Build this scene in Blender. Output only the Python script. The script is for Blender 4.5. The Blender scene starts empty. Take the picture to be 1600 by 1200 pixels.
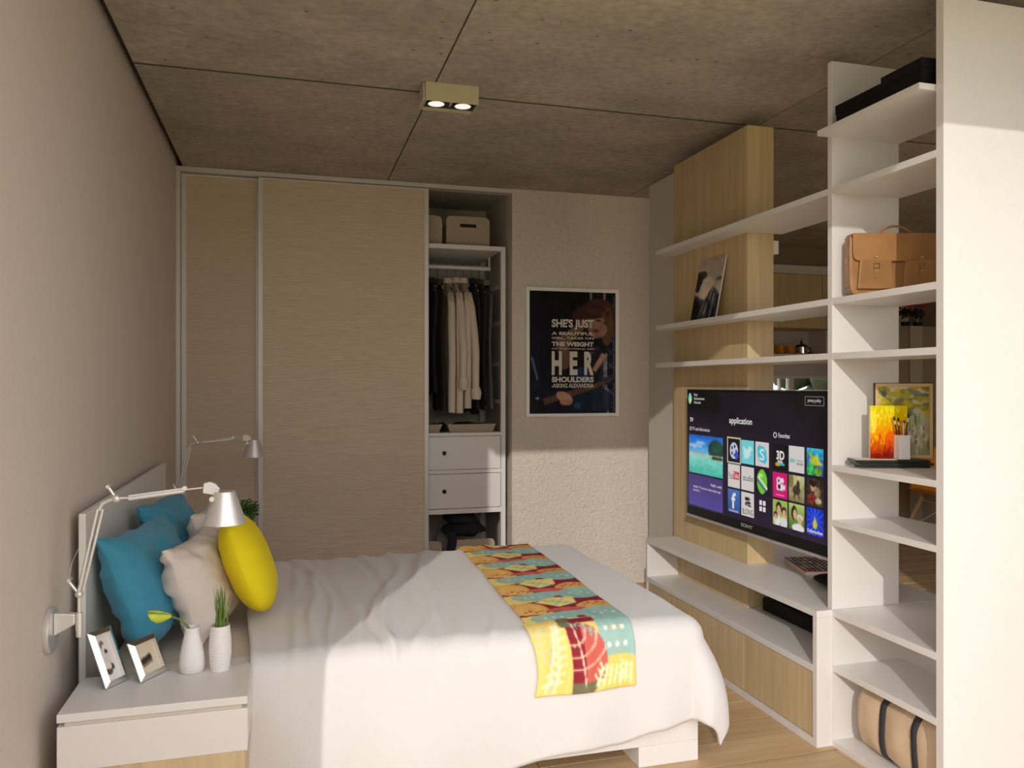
import bpy, bmesh, math, random
import numpy as np
from mathutils import Vector, Matrix, noise
R = math.radians
PI = math.pi
SC = bpy.context.scene
COL = SC.collection
rnd = random.Random(7)

# ------------------------------------------------------------------ camera, light, exposure
cd = bpy.data.cameras.new('camera'); cam = bpy.data.objects.new('camera', cd); COL.objects.link(cam)
cam.location = (0, 0, 1.3); cam.rotation_euler = (R(90), 0, -math.atan(351 / 1236.0))
cd.sensor_width = 36.0; cd.lens = 1236.0 / 1600 * 36; cd.shift_y = 1 / 1600.0
cd.clip_start = 0.05; cd.clip_end = 200
SC.camera = cam
SC.cycles.diffuse_bounces = 8
SC.view_settings.view_transform = 'Standard'
SC.view_settings.look = 'None'
SC.view_settings.gamma = 1.0
SC.view_settings.exposure = 0.0
SC.view_settings.use_curve_mapping = False

world = bpy.data.worlds.new('sky_world'); SC.world = world; world.use_nodes = True
wn = world.node_tree; wn.nodes.clear()
wo = wn.nodes.new('ShaderNodeOutputWorld'); bg = wn.nodes.new('ShaderNodeBackground')
tc = wn.nodes.new('ShaderNodeTexCoord'); sx = wn.nodes.new('ShaderNodeSeparateXYZ'); rp = wn.nodes.new('ShaderNodeValToRGB')
rp.color_ramp.elements[0].position = 0.0; rp.color_ramp.elements[0].color = (1.0, 0.955, 0.92, 1)
rp.color_ramp.elements[1].position = 0.6; rp.color_ramp.elements[1].color = (0.86, 0.87, 0.93, 1)
wn.links.new(tc.outputs['Generated'], sx.inputs[0]); wn.links.new(sx.outputs['Z'], rp.inputs[0])
wn.links.new(rp.outputs[0], bg.inputs['Color']); wn.links.new(bg.outputs[0], wo.inputs[0])
bg.inputs['Strength'].default_value = 2.75

sd = bpy.data.lights.new('sun', 'SUN'); sun = bpy.data.objects.new('sun', sd); COL.objects.link(sun)
sd.energy = 1.6; sd.angle = R(0.5); sd.color = (1.0, 0.955, 0.905)
sun.rotation_euler = Vector((0.465, 1.0, -0.424)).to_track_quat('-Z', 'Y').to_euler()
sun.location = (-4, -8, 6)


# ------------------------------------------------------------------ materials
def lin(c):
    return tuple((x / 12.92 if x <= 0.04045 else ((x + 0.055) / 1.055) ** 2.4) for x in c)


def mat(name, col, rough=0.5, metal=0.0, var=0.0, vscale=8.0, bump=0.0, bscale=60.0, stretch=(1, 1, 1), spec=0.5,
        trans=0.0, emit=None, estr=0.0, sheen=0.0, detail=4.0, bdist=0.004):
    m = bpy.data.materials.new(name); m.use_nodes = True
    nt = m.node_tree; b = nt.nodes['Principled BSDF']
    b.inputs['Roughness'].default_value = rough; b.inputs['Metallic'].default_value = metal
    b.inputs['Specular IOR Level'].default_value = spec
    b.inputs['Transmission Weight'].default_value = trans
    b.inputs['Sheen Weight'].default_value = sheen
    b.inputs['Base Color'].default_value = (*col, 1)
    if emit: b.inputs['Emission Color'].default_value = (*emit, 1); b.inputs['Emission Strength'].default_value = estr
    t = nt.nodes.new('ShaderNodeTexCoord'); oi = nt.nodes.new('ShaderNodeObjectInfo')
    va = nt.nodes.new('ShaderNodeVectorMath'); va.operation = 'MULTIPLY_ADD'
    va.inputs[1].default_value = (17.3, 9.1, 13.7)
    nt.links.new(oi.outputs['Random'], va.inputs[0]); nt.links.new(t.outputs['Object'], va.inputs[2])
    mp = nt.nodes.new('ShaderNodeMapping'); mp.inputs['Scale'].default_value = stretch
    nt.links.new(va.outputs[0], mp.inputs[0])
    if var > 0:
        n = nt.nodes.new('ShaderNodeTexNoise'); n.inputs['Scale'].default_value = vscale; n.inputs['Detail'].default_value = detail
        n.inputs['Roughness'].default_value = 0.6
        nt.links.new(mp.outputs[0], n.inputs['Vector'])
        r = nt.nodes.new('ShaderNodeValToRGB')
        r.color_ramp.elements[0].position = 0.3; r.color_ramp.elements[1].position = 0.7
        r.color_ramp.elements[0].color = (*[max(0, c * (1 - var)) for c in col], 1)
        r.color_ramp.elements[1].color = (*[min(1, c * (1 + var)) for c in col], 1)
        nt.links.new(n.outputs['Fac'], r.inputs[0]); nt.links.new(r.outputs[0], b.inputs['Base Color'])
    if bump > 0:
        n2 = nt.nodes.new('ShaderNodeTexNoise'); n2.inputs['Scale'].default_value = bscale; n2.inputs['Detail'].default_value = 3
        nt.links.new(mp.outputs[0], n2.inputs['Vector'])
        bp = nt.nodes.new('ShaderNodeBump'); bp.inputs['Strength'].default_value = bump; bp.inputs['Distance'].default_value = bdist
        nt.links.new(n2.outputs['Fac'], bp.inputs['Height']); nt.links.new(bp.outputs[0], b.inputs['Normal'])
    return m


def concrete():
    m = mat('raw_concrete', (0.39, 0.34, 0.278), 0.75, var=0.18, vscale=2.6, bump=0.6, bscale=60, detail=8, stretch=(1, 1.3, 1))
    nt = m.node_tree; b = nt.nodes['Principled BSDF']
    src = b.inputs['Base Color'].links[0].from_socket
    mp = [n for n in nt.nodes if n.type == 'MAPPING'][0]
    v = nt.nodes.new('ShaderNodeTexVoronoi'); v.inputs['Scale'].default_value = 9.0; v.inputs['Randomness'].default_value = 1.0
    nt.links.new(mp.outputs[0], v.inputs['Vector'])
    r = nt.nodes.new('ShaderNodeValToRGB'); r.color_ramp.elements[0].position = 0.05; r.color_ramp.elements[1].position = 0.10
    r.color_ramp.elements[0].color = (0.45, 0.42, 0.4, 1); r.color_ramp.elements[1].color = (1, 1, 1, 1)
    nt.links.new(v.outputs['Distance'], r.inputs[0])
    n = nt.nodes.new('ShaderNodeTexNoise'); n.inputs['Scale'].default_value = 26; n.inputs['Detail'].default_value = 6
    nt.links.new(mp.outputs[0], n.inputs['Vector'])
    r2 = nt.nodes.new('ShaderNodeValToRGB'); r2.color_ramp.elements[0].position = 0.3; r2.color_ramp.elements[1].position = 0.7
    r2.color_ramp.elements[0].color = (0.76, 0.76, 0.76, 1); r2.color_ramp.elements[1].color = (1.06, 1.06, 1.06, 1)
    nt.links.new(n.outputs['Fac'], r2.inputs[0])
    a = nt.nodes.new('ShaderNodeMix'); a.data_type = 'RGBA'; a.blend_type = 'MULTIPLY'; a.inputs[0].default_value = 1
    nt.links.new(src, a.inputs[6]); nt.links.new(r.outputs[0], a.inputs[7])
    a2 = nt.nodes.new('ShaderNodeMix'); a2.data_type = 'RGBA'; a2.blend_type = 'MULTIPLY'; a2.inputs[0].default_value = 1
    nt.links.new(a.outputs[2], a2.inputs[6]); nt.links.new(r2.outputs[0], a2.inputs[7])
    nt.links.new(a2.outputs[2], b.inputs['Base Color'])
    return m


def wood(name, col, dark, stretch, scale=6.0, rough=0.45, bump=0.08):
    m = mat(name, col, rough, var=0.1, vscale=scale, bump=bump, bscale=40, stretch=stretch, detail=6)
    nt = m.node_tree; b = nt.nodes['Principled BSDF']
    r = [n for n in nt.nodes if n.type == 'VALTORGB'][0]
    r.color_ramp.elements[0].color = (*dark, 1); r.color_ramp.elements[1].color = (*col, 1)
    mp = [n for n in nt.nodes if n.type == 'MAPPING'][0]
    n = nt.nodes.new('ShaderNodeTexNoise'); n.inputs['Scale'].default_value = scale * 5; n.inputs['Detail'].default_value = 5
    nt.links.new(mp.outputs[0], n.inputs['Vector'])
    r2 = nt.nodes.new('ShaderNodeValToRGB'); r2.color_ramp.elements[0].position = 0.3; r2.color_ramp.elements[1].position = 0.7
    r2.color_ramp.elements[0].color = (0.86, 0.85, 0.83, 1); r2.color_ramp.elements[1].color = (1.05, 1.05, 1.05, 1)
    a = nt.nodes.new('ShaderNodeMix'); a.data_type = 'RGBA'; a.blend_type = 'MULTIPLY'; a.inputs[0].default_value = 1
    nt.links.new(n.outputs['Fac'], r2.inputs[0]); nt.links.new(r.outputs[0], a.inputs[6]); nt.links.new(r2.outputs[0], a.inputs[7])
    oi = [q for q in nt.nodes if q.type == 'OBJECT_INFO'][0]
    hs = nt.nodes.new('ShaderNodeHueSaturation'); mr = nt.nodes.new('ShaderNodeMapRange')
    mr.inputs[3].default_value = 0.9; mr.inputs[4].default_value = 1.08
    nt.links.new(oi.outputs['Random'], mr.inputs[0]); nt.links.new(mr.outputs[0], hs.inputs['Value'])
    nt.links.new(a.outputs[2], hs.inputs['Color']); nt.links.new(hs.outputs[0], b.inputs['Base Color'])
    return m


def vcol_mat(name, rough=0.6, emit=0.0, bump=0.0, coat=0.0):
    m = bpy.data.materials.new(name); m.use_nodes = True; nt = m.node_tree; b = nt.nodes['Principled BSDF']
    a = nt.nodes.new('ShaderNodeAttribute'); a.attribute_name = 'paint'
    b.inputs['Roughness'].default_value = rough; b.inputs['Coat Weight'].default_value = coat; b.inputs['Specular IOR Level'].default_value = 0.15
    if emit > 0:
        b.inputs['Base Color'].default_value = (0.01, 0.01, 0.01, 1)
        nt.links.new(a.outputs['Color'], b.inputs['Emission Color']); b.inputs['Emission Strength'].default_value = emit
    else:
        nt.links.new(a.outputs['Color'], b.inputs['Base Color'])
    if bump > 0:
        n2 = nt.nodes.new('ShaderNodeTexNoise'); n2.inputs['Scale'].default_value = 400
        t = nt.nodes.new('ShaderNodeTexCoord'); nt.links.new(t.outputs['Object'], n2.inputs['Vector'])
        bp = nt.nodes.new('ShaderNodeBump'); bp.inputs['Strength'].default_value = bump; bp.inputs['Distance'].default_value = 0.002
        nt.links.new(n2.outputs['Fac'], bp.inputs['Height']); nt.links.new(bp.outputs[0], b.inputs['Normal'])
    return m


M = {}
M['white'] = mat('white_lacquer', (0.735, 0.70, 0.665), 0.38, var=0.015, vscale=30)
M['offwhite'] = mat('offwhite_laminate', (0.62, 0.57, 0.49), 0.5)
M['stucco'] = mat('fine_stucco', (0.625, 0.55, 0.485), 0.85, var=0.03, vscale=90, bump=0.5, bscale=160)
M['stucco2'] = mat('rough_stucco', (0.67, 0.595, 0.505), 0.85, var=0.03, vscale=40, bump=0.9, bscale=58, bdist=0.012)
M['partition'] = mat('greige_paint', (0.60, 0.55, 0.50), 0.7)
M['concrete'] = concrete()
M['shadowgap'] = mat('dark_gap', (0.05, 0.04, 0.03), 0.9)
M['oak'] = wood('pale_oak_veneer', (0.645, 0.485, 0.265), (0.60, 0.445, 0.235), (1.0, 1.0, 0.05), 8)
M['oakfront'] = wood('pale_oak_front', (0.68, 0.52, 0.305), (0.64, 0.475, 0.27), (1.0, 1.0, 0.06), 8)
M['floor'] = wood('oak_floorboard', (0.62, 0.435, 0.25), (0.50, 0.325, 0.165), (0.09, 1.0, 1.0), 6, 0.5)
M['linen'] = wood('beige_grasscloth', (0.63, 0.505, 0.38), (0.59, 0.47, 0.35), (0.15, 1.0, 2.5), 16, 0.75, 0.2)
M['alu'] = mat('painted_aluminium', (0.66, 0.62, 0.57), 0.4, 0.2)
M['alubrush'] = mat('brushed_aluminium', (0.74, 0.72, 0.70), 0.38, 0.65)
M['aludark'] = mat('dark_aluminium', (0.55, 0.52, 0.50), 0.4, 0.7)  # plain darker grey metal for the wire and clock body
M['chrome'] = mat('polished_chrome', (0.85, 0.84, 0.82), 0.08, 1.0)
M['black'] = mat('black_plastic', (0.009, 0.009, 0.010), 0.35, spec=0.25)
M['blackmatt'] = mat('black_board', (0.010, 0.008, 0.008), 0.6, var=0.3, vscale=20, spec=0.15)
M['duvet'] = mat('white_cotton', (0.70, 0.67, 0.65), 0.9, bump=0.25, bscale=300, sheen=0.2)
M['sheet'] = mat('cream_cotton', (0.66, 0.59, 0.50), 0.9, bump=0.2, bscale=300)
M['blue'] = mat('blue_cotton', (0.045, 0.265, 0.40), 0.85, bump=0.3, bscale=400, sheen=0.15)
M['beige'] = mat('beige_cotton', (0.70, 0.62, 0.56), 0.9, bump=0.3, bscale=400)
M['yellow'] = mat('yellow_cotton', (0.83, 0.66, 0.0), 0.8, bump=0.25, bscale=400)
M['ceramic'] = mat('matt_white_ceramic', (0.80, 0.77, 0.76), 0.55)
M['grass'] = mat('grass_blade', (0.13, 0.22, 0.03), 0.6, var=0.3, vscale=40)
M['leaf'] = mat('dark_leaf', (0.05, 0.13, 0.02), 0.6, var=0.4, vscale=30)
M['lily'] = mat('lily_spathe', (0.50, 0.58, 0.05), 0.5, var=0.25, vscale=30)
M['soil'] = mat('dark_soil', (0.03, 0.02, 0.015), 0.9)
M['blackleaf'] = mat('near_black_leaf', (0.018, 0.014, 0.016), 0.6, var=0.3, vscale=30)
M['shirt'] = mat('ivory_shirt', (0.62, 0.53, 0.42), 0.9, bump=0.3, bscale=200)
M['darkcloth'] = mat('black_cloth', (0.014, 0.013, 0.016), 0.95, bump=0.3, bscale=200)
M['browncloth'] = mat('dark_brown_cloth', (0.045, 0.028, 0.018), 0.95, bump=0.3, bscale=200)
M['greycloth'] = mat('grey_wool', (0.16, 0.14, 0.125), 0.95, bump=0.3, bscale=200)
M['box'] = mat('beige_fibre_box', (0.42, 0.34, 0.25), 0.85, var=0.08, vscale=80, bump=0.3, bscale=120)
M['leather'] = mat('tan_leather', (0.37, 0.18, 0.065), 0.33, var=0.2, vscale=9, bump=0.3, bscale=70, detail=8)
M['brass'] = mat('pale_brass', (0.75, 0.62, 0.38), 0.25, 1.0)
M['canvas'] = mat('beige_canvas', (0.60, 0.45, 0.30), 0.85, var=0.08, vscale=12, bump=0.4, bscale=60)
M['strap'] = mat('charcoal_webbing', (0.035, 0.035, 0.04), 0.8)
M['slate'] = mat('dark_green_slate', (0.022, 0.024, 0.02), 0.35, var=0.35, vscale=25)
M['orange'] = mat('orange_shell', (0.72, 0.27, 0.01), 0.35)
M['beech'] = mat('beech_wood', (0.62, 0.42, 0.20), 0.5)
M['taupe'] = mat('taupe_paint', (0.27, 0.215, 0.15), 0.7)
M['greige'] = mat('greige_door', (0.40, 0.335, 0.25), 0.7)
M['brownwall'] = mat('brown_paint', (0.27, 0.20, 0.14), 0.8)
M['redleaf'] = mat('red_petal', (0.45, 0.01, 0.02), 0.6)
M['lamp'] = mat('lit_lamp_lens', (0.9, 0.88, 0.85), 0.5, emit=(1, 0.93, 0.9), estr=0.75)
M['terrace'] = mat('terrace_concrete', (0.70, 0.63, 0.45), 0.85, var=0.08, vscale=6)
M['lawn'] = mat('lawn_green', (0.25, 0.26, 0.10), 0.95, var=0.3, vscale=3)
M['glass'] = mat('window_glass', (1, 1, 1), 0.02, trans=1.0)
M['hedge'] = mat('hedge_green', (0.035, 0.045, 0.018), 0.9, var=0.5, vscale=5)
M['addedhedge'] = mat('added_hedge_green', (0.09, 0.10, 0.035), 0.9, var=0.4, vscale=5)  # for the unseen hedge added to dim low sky light
M['framewhite'] = mat('bright_white_frame', (0.88, 0.84, 0.77), 0.5)
M['blind'] = mat('white_roller_blind', (0.9, 0.9, 0.92), 0.8)
M['steel'] = mat('dark_steel', (0.25, 0.23, 0.21), 0.25, 1.0)
M['paint'] = vcol_mat('printed_paper', 0.5)
M['canvaspaint'] = vcol_mat('oil_on_canvas', 0.45, bump=0.3)
M['screenpix'] = vcol_mat('screen_pixels', 0.2, emit=0.8)
M['fabricprint'] = vcol_mat('printed_cotton', 0.85, bump=0.3)
M['screentext'] = mat('screen_white_text', (0.02, 0.02, 0.02), 0.3, emit=(0.8, 0.78, 0.78), estr=0.8)
M['inkwhite'] = mat('cream_print_ink', (0.66, 0.60, 0.52), 0.6)
M['silverink'] = mat('silver_print', (0.55, 0.53, 0.5), 0.4, 0.3)
M['paper'] = mat('cream_paper', (0.75, 0.68, 0.55), 0.8)


# ------------------------------------------------------------------ mesh helpers
class MB:
    def __init__(s): s.v = []; s.f = []

    def add(s, vs, fs):
        n = len(s.v); s.v += [tuple(v) for v in vs]; s.f += [tuple(i + n for i in f) for f in fs]; return s

    def box(s, x0, x1, y0, y1, z0, z1):
        return s.add([(x0, y0, z0), (x1, y0, z0), (x1, y1, z0), (x0, y1, z0), (x0, y0, z1), (x1, y0, z1), (x1, y1, z1), (x0, y1, z1)],
                     [(3, 2, 1, 0), (4, 5, 6, 7), (0, 1, 5, 4), (1, 2, 6, 5), (2, 3, 7, 6), (3, 0, 4, 7)])

    def prism(s, poly, z0, z1, axis='z'):
        n = len(poly)
        def P(a, b, c): return {'z': (a, b, c), 'y': (a, c, b), 'x': (c, a, b)}[axis]
        vs = [P(a, b, z0) for a, b in poly] + [P(a, b, z1) for a, b in poly]
        fs = [tuple(range(n))[::-1], tuple(range(n, 2 * n))] + [(i, (i + 1) % n, n + (i + 1) % n, n + i) for i in range(n)]
        return s.add(vs, fs)

    def tube(s, pts, r, seg=10, cap=True):
        pts = [Vector(p) for p in pts]; n = len(pts)
        rr = r if isinstance(r, (list, tuple)) else [r] * n
        vs = []; up = Vector((0, 0, 1)); prev = None
        for i, p in enumerate(pts):
            t = (pts[min(i + 1, n - 1)] - pts[max(i - 1, 0)]).normalized()
            if prev is None:
                a = t.cross(up)
                if a.length < 0.05: a = t.cross(Vector((1, 0, 0)))
            else:
                a = prev - t * prev.dot(t)
            a.normalize(); prev = a; b = t.cross(a)
            for k in range(seg):
                an = 2 * PI * k / seg; vs.append(p + (a * math.cos(an) + b * math.sin(an)) * rr[i])
        fs = [(i * seg + k, i * seg + (k + 1) % seg, (i + 1) * seg + (k + 1) % seg, (i + 1) * seg + k) for i in range(n - 1) for k in range(seg)]
        if cap: fs += [tuple(range(seg))[::-1], tuple((n - 1) * seg + k for k in range(seg))]
        return s.add(vs, fs)

    def lathe(s, prof, c=(0, 0, 0), seg=32, mtx=None, closed=False):
        vs = []; n = len(prof)
        for r, z in prof:
            for k in range(seg):
                an = 2 * PI * k / seg; p = Vector((r * math.cos(an), r * math.sin(an), z))
                if mtx: p = mtx @ p
                vs.append(p + Vector(c))
        m = n if closed else n - 1
        fs = [(i * seg + k, i * seg + (k + 1) % seg, ((i + 1) % n) * seg + (k + 1) % seg, ((i + 1) % n) * seg + k) for i in range(m) for k in range(seg)]
        if not closed:
            if prof[0][0] > 1e-4: fs.append(tuple(range(seg))[::-1])
            if prof[-1][0] > 1e-4: fs.append(tuple((n - 1) * seg + k for k in range(seg)))
        return s.add(vs, fs)

    def ball(s, c, r, seg=14, sc=(1, 1, 1)):
        n = seg // 2
        pr = [(max(1e-5, r * math.sin(PI * i / n)), -r * math.cos(PI * i / n)) for i in range(n + 1)]
        b = MB().lathe(pr, (0, 0, 0), seg)
        return s.add([(c[0] + v[0] * sc[0], c[1] + v[1] * sc[1], c[2] + v[2] * sc[2]) for v in b.v], b.f)

    def grid(s, nu, nv, fn, flip=False):
        vs = [fn(i / (nu - 1), j / (nv - 1)) for j in range(nv) for i in range(nu)]
        fs = [(j * nu + i, j * nu + i + 1, (j + 1) * nu + i + 1, (j + 1) * nu + i) for j in range(nv - 1) for i in range(nu - 1)]
        if flip: fs = [f[::-1] for f in fs]
        return s.add(vs, fs)

    def xf(s, m):
        s.v = [tuple(m @ Vector(v)) for v in s.v]; return s


OFF = {}


def obj(name, mb, m, parent=None, bevel=0.0, smooth=False, kind=None, seg=2):
    off = OFF.get(parent.name) if parent else None
    me = bpy.data.meshes.new(name)
    vs = mb.v if off is None else [(a - off[0], b - off[1], c - off[2]) for a, b, c in mb.v]
    me.from_pydata([tuple(v) for v in vs], [], mb.f); me.update()
    bm = bmesh.new(); bm.from_mesh(me); bmesh.ops.recalc_face_normals(bm, faces=bm.faces); bm.to_mesh(me); bm.free()
    me.materials.append(m)
    o = bpy.data.objects.new(name, me); COL.objects.link(o)
    if smooth:
        for p in me.polygons: p.use_smooth = True
        me.set_sharp_from_angle(angle=R(45 if smooth is True else smooth))
    if bevel:
        b = o.modifiers.new('bevel', 'BEVEL'); b.width = bevel; b.segments = seg; b.limit_method = 'ANGLE'
    if parent:
        o.parent = parent
        if off is not None: OFF[o.name] = off
    if kind: o['kind'] = kind
    return o


def tag(o, label, cat, group=None):
    o['label'] = label; o['category'] = cat
    if group: o['group'] = group
    return o


def thing(name, label, cat, loc=(0, 0, 0), rz=0, group=None, world=True, mtx=None):
    """Empty at the base of a thing; world=True means its parts are written in room coordinates."""
    o = bpy.data.objects.new(name, None); COL.objects.link(o); o.empty_display_size = 0.05
    o.location = loc; o.rotation_euler = (0, 0, rz)
    if mtx is not None: o.matrix_world = mtx
    if world: OFF[o.name] = loc
    return tag(o, label, cat, group)


def struct(name, mb, m, bevel=0, smooth=False):
    return obj(name, mb, m, None, bevel, smooth, 'structure')


def B(x0, x1, y0, y1, z0, z1): return MB().box(x0, x1, y0, y1, z0, z1)


def dup(root, loc=None, rz=None, label=None):
    c = root.copy(); COL.objects.link(c)
    if loc is not None: c.location = loc
    if rz is not None: c.rotation_euler = (0, 0, rz)
    if label: c['label'] = label
    for ch in list(root.children):
        k = ch.copy(); COL.objects.link(k); k.parent = c
        for g in list(ch.children):
            q = g.copy(); COL.objects.link(q); q.parent = k
    return c


# ---- small raster painter (colours given in sRGB 0..255, stored as a colour attribute on a fine mesh)
class Paint:
    def __init__(s, w, h, c):
        s.w, s.h = w, h; s.a = np.zeros((h, w, 3)); s.a[:] = np.array(c, float)
        s.X, s.Y = np.meshgrid((np.arange(w) + .5) / w, (np.arange(h) + .5) / h)

    def put(s, mask, c, al=1.0): s.a[mask] = s.a[mask] * (1 - al) + np.array(c, float) * al; return s

    def ell(s, cx, cy, rx, ry, c, al=1.0, rot=0):
        dx = s.X - cx; dy = s.Y - cy; ca, sa = math.cos(rot), math.sin(rot)
        return s.put(((dx * ca + dy * sa) / rx) ** 2 + ((-dx * sa + dy * ca) / ry) ** 2 <= 1, c, al)

    def rect(s, x0, x1, y0, y1, c, al=1.0): return s.put((s.X >= x0) & (s.X <= x1) & (s.Y >= y0) & (s.Y <= y1), c, al)

    def poly(s, pts, c, al=1.0):
        ins = np.zeros(s.X.shape, bool); n = len(pts)
        for i in range(n):
            x0, y0 = pts[i]; x1, y1 = pts[(i + 1) % n]
            if y0 == y1: continue
            cond = ((y0 > s.Y) != (y1 > s.Y)) & (s.X < (x1 - x0) * (s.Y - y0) / (y1 - y0) + x0)
            ins ^= cond
        return s.put(ins, c, al)

    def line(s, x0, y0, x1, y1, wd, c, al=1.0, asp=1.0):
        dx, dy = x1 - x0, (y1 - y0) * asp; L = dx * dx + dy * dy + 1e-9
        t = np.clip(((s.X - x0) * dx + (s.Y - y0) * asp * dy) / L, 0, 1)
        d = np.hypot(s.X - x0 - t * dx, (s.Y - y0) * asp - t * dy)
        return s.put(d <= wd, c, al)

    def grad(s, c0, c1, y0=0.0, y1=1.0, x0=0.0, x1=1.0):
        m = (s.Y >= y0) & (s.Y <= y1) & (s.X >= x0) & (s.X <= x1)
        t = ((s.Y - y0) / (y1 - y0))[m][:, None]; s.a[m] = np.array(c0, float) * (1 - t) + np.array(c1, float) * t; return s

    def noise(s, amp, n=4, seed=1, col=(1, 1, 1)):
        rs = np.random.RandomState(seed); g = rs.rand(n + 2, n + 2)
        fx = s.X * n; fy = s.Y * n; ix = fx.astype(int); iy = fy.astype(int); tx = fx - ix; ty = fy - iy
        v = (g[iy, ix] * (1 - tx) + g[iy, ix + 1] * tx) * (1 - ty) + (g[iy + 1, ix] * (1 - tx) + g[iy + 1, ix + 1] * tx) * ty
        s.a += ((v - .5) * 2 * amp)[..., None] * np.array(col); return s

    def blur(s, k=1):
        for _ in range(k):
            p = np.pad(s.a, ((1, 1), (1, 1), (0, 0)), 'edge')
            s.a = (p[:-2, 1:-1] + p[2:, 1:-1] + p[1:-1, :-2] + p[1:-1, 2:] + 2 * p[1:-1, 1:-1]) / 6
        return s


def painted(name, P, fn, m, parent=None, mul=1.0, smooth=False, thick=0.0):
    """mesh whose quads are the cells of P; fn(u, v) -> point, v measured from the top"""
    off = OFF.get(parent.name) if parent else None
    w, h = P.w, P.h
    co = [fn(i / w, j / h) for j in range(h + 1) for i in range(w + 1)]
    if off is not None: co = [(a - off[0], b - off[1], c - off[2]) for a, b, c in co]
    fs = [((j + 1) * (w + 1) + i, (j + 1) * (w + 1) + i + 1, j * (w + 1) + i + 1, j * (w + 1) + i) for j in range(h) for i in range(w)]
    me = bpy.data.meshes.new(name); me.from_pydata(co, [], fs); me.update()
    a = np.clip(P.a.reshape(-1, 3) / 255.0, 0, 1); a = np.where(a <= 0.04045, a / 12.92, ((a + 0.055) / 1.055) ** 2.4) * mul
    full = np.ones((w * h, 4, 4), np.float32); full[:, :, :3] = a[:, None, :]
    at = me.color_attributes.new('paint', 'FLOAT_COLOR', 'CORNER'); at.data.foreach_set('color', full.ravel())
    me.materials.append(m)
    if smooth:
        for p in me.polygons: p.use_smooth = True
    o = bpy.data.objects.new(name, me); COL.objects.link(o)
    if thick:
        so = o.modifiers.new('solid', 'SOLIDIFY'); so.thickness = thick; so.offset = -1
    if parent:
        o.parent = parent
        if off is not None: OFF[o.name] = off
    return o


def text(name, body, box, fn, m, parent, bold=0.0, flat=True):
    """lettering as a flat mesh fitted into box=(u0,u1,v0,v1); fn(u, v) -> point"""
    cu = bpy.data.curves.new(name, 'FONT'); cu.body = body; cu.size = 1; cu.offset = bold; cu.resolution_u = 3
    t = bpy.data.objects.new(name, cu); COL.objects.link(t)
    dg = bpy.context.evaluated_depsgraph_get(); me = bpy.data.meshes.new_from_object(t.evaluated_get(dg))
    bpy.data.objects.remove(t); bpy.data.curves.remove(cu)
    xs = [v.co.x for v in me.vertices]; ys = [v.co.y for v in me.vertices]
    x0, x1, y0, y1 = min(xs), max(xs), min(ys), max(ys); u0, u1, v0, v1 = box
    off = OFF.get(parent.name, (0, 0, 0)) or (0, 0, 0)
    for v in me.vertices:
        p = fn(u0 + (u1 - u0) * (v.co.x - x0) / (x1 - x0), v0 + (v1 - v0) * (v.co.y - y0) / (y1 - y0))
        v.co = (p[0] - off[0], p[1] - off[1], p[2] - off[2])
    me.materials.clear(); me.materials.append(m); me.name = name
    o = bpy.data.objects.new(name, me); COL.objects.link(o); o.parent = parent
    return o

# ------------------------------------------------------------------ the setting
ZC = 2.528
lawn = struct('lawn', B(-40, 40, -60, 60, -0.12, -0.06), M['lawn'])
struct('terrace', B(-7, 9, -5, 0.855, -0.055, -0.02), M['terrace'])
fl = struct('floor', B(-0.75, 5.75, 0.86, 6.6, -0.055, -0.0034), M['shadowgap'])
cache = {}
row = 0; y = 2.553 - 0.156 * 11
while y < 6.45:
    y0, y1 = max(y, 0.86), min(y + 0.156, 6.6)
    x = -0.6 - rnd.random() * 1.5
    while x < 5.6 and y1 - y0 > 0.02:
        L = 1.56; a, b = max(x, -0.6), min(x + L, 5.6)
        if b - a > 0.03 and not (x > 2.45 and y1 < 0.9):
            k = (round(b - a, 3), round(y1 - y0, 3))
            if k not in cache:
                p = obj('floorboard', B(0.0018, k[0] - 0.0018, 0.0036, k[1] - 0.0036, -0.003, 0), M['floor'], fl); cache[k] = p.data
            else:
                p = bpy.data.objects.new('floorboard', cache[k]); COL.objects.link(p); p.parent = fl
            p.location = (a, y0, 0)
        x += L
    y += 0.156; row += 1

ce = struct('ceiling', B(-0.75, 5.75, 0.863, 6.6, 2.575, 2.85), M['shadowgap'])  # slab coloured near-black to stand in for shade behind the panel joints
for x0, x1 in ((-0.568, 0.58), (0.58, 2.144), (2.144, 3.708), (3.708, 5.272), (5.272, 5.6)):
    for y0, y1 in ((0.863, 3.30), (3.30, 6.45)):
        obj('ceiling_panel', B(x0 + 0.0035, x1 - 0.0035, y0 + 0.009, y1 - 0.009, ZC, 2.574), M['concrete'], ce)
obj('joint_shade_strip', B(-0.568, 5.6, 3.2915, 3.3085, 2.5295, 2.573), M['shadowgap'], ce)  # dark strip painting the shade of the open joint

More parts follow.
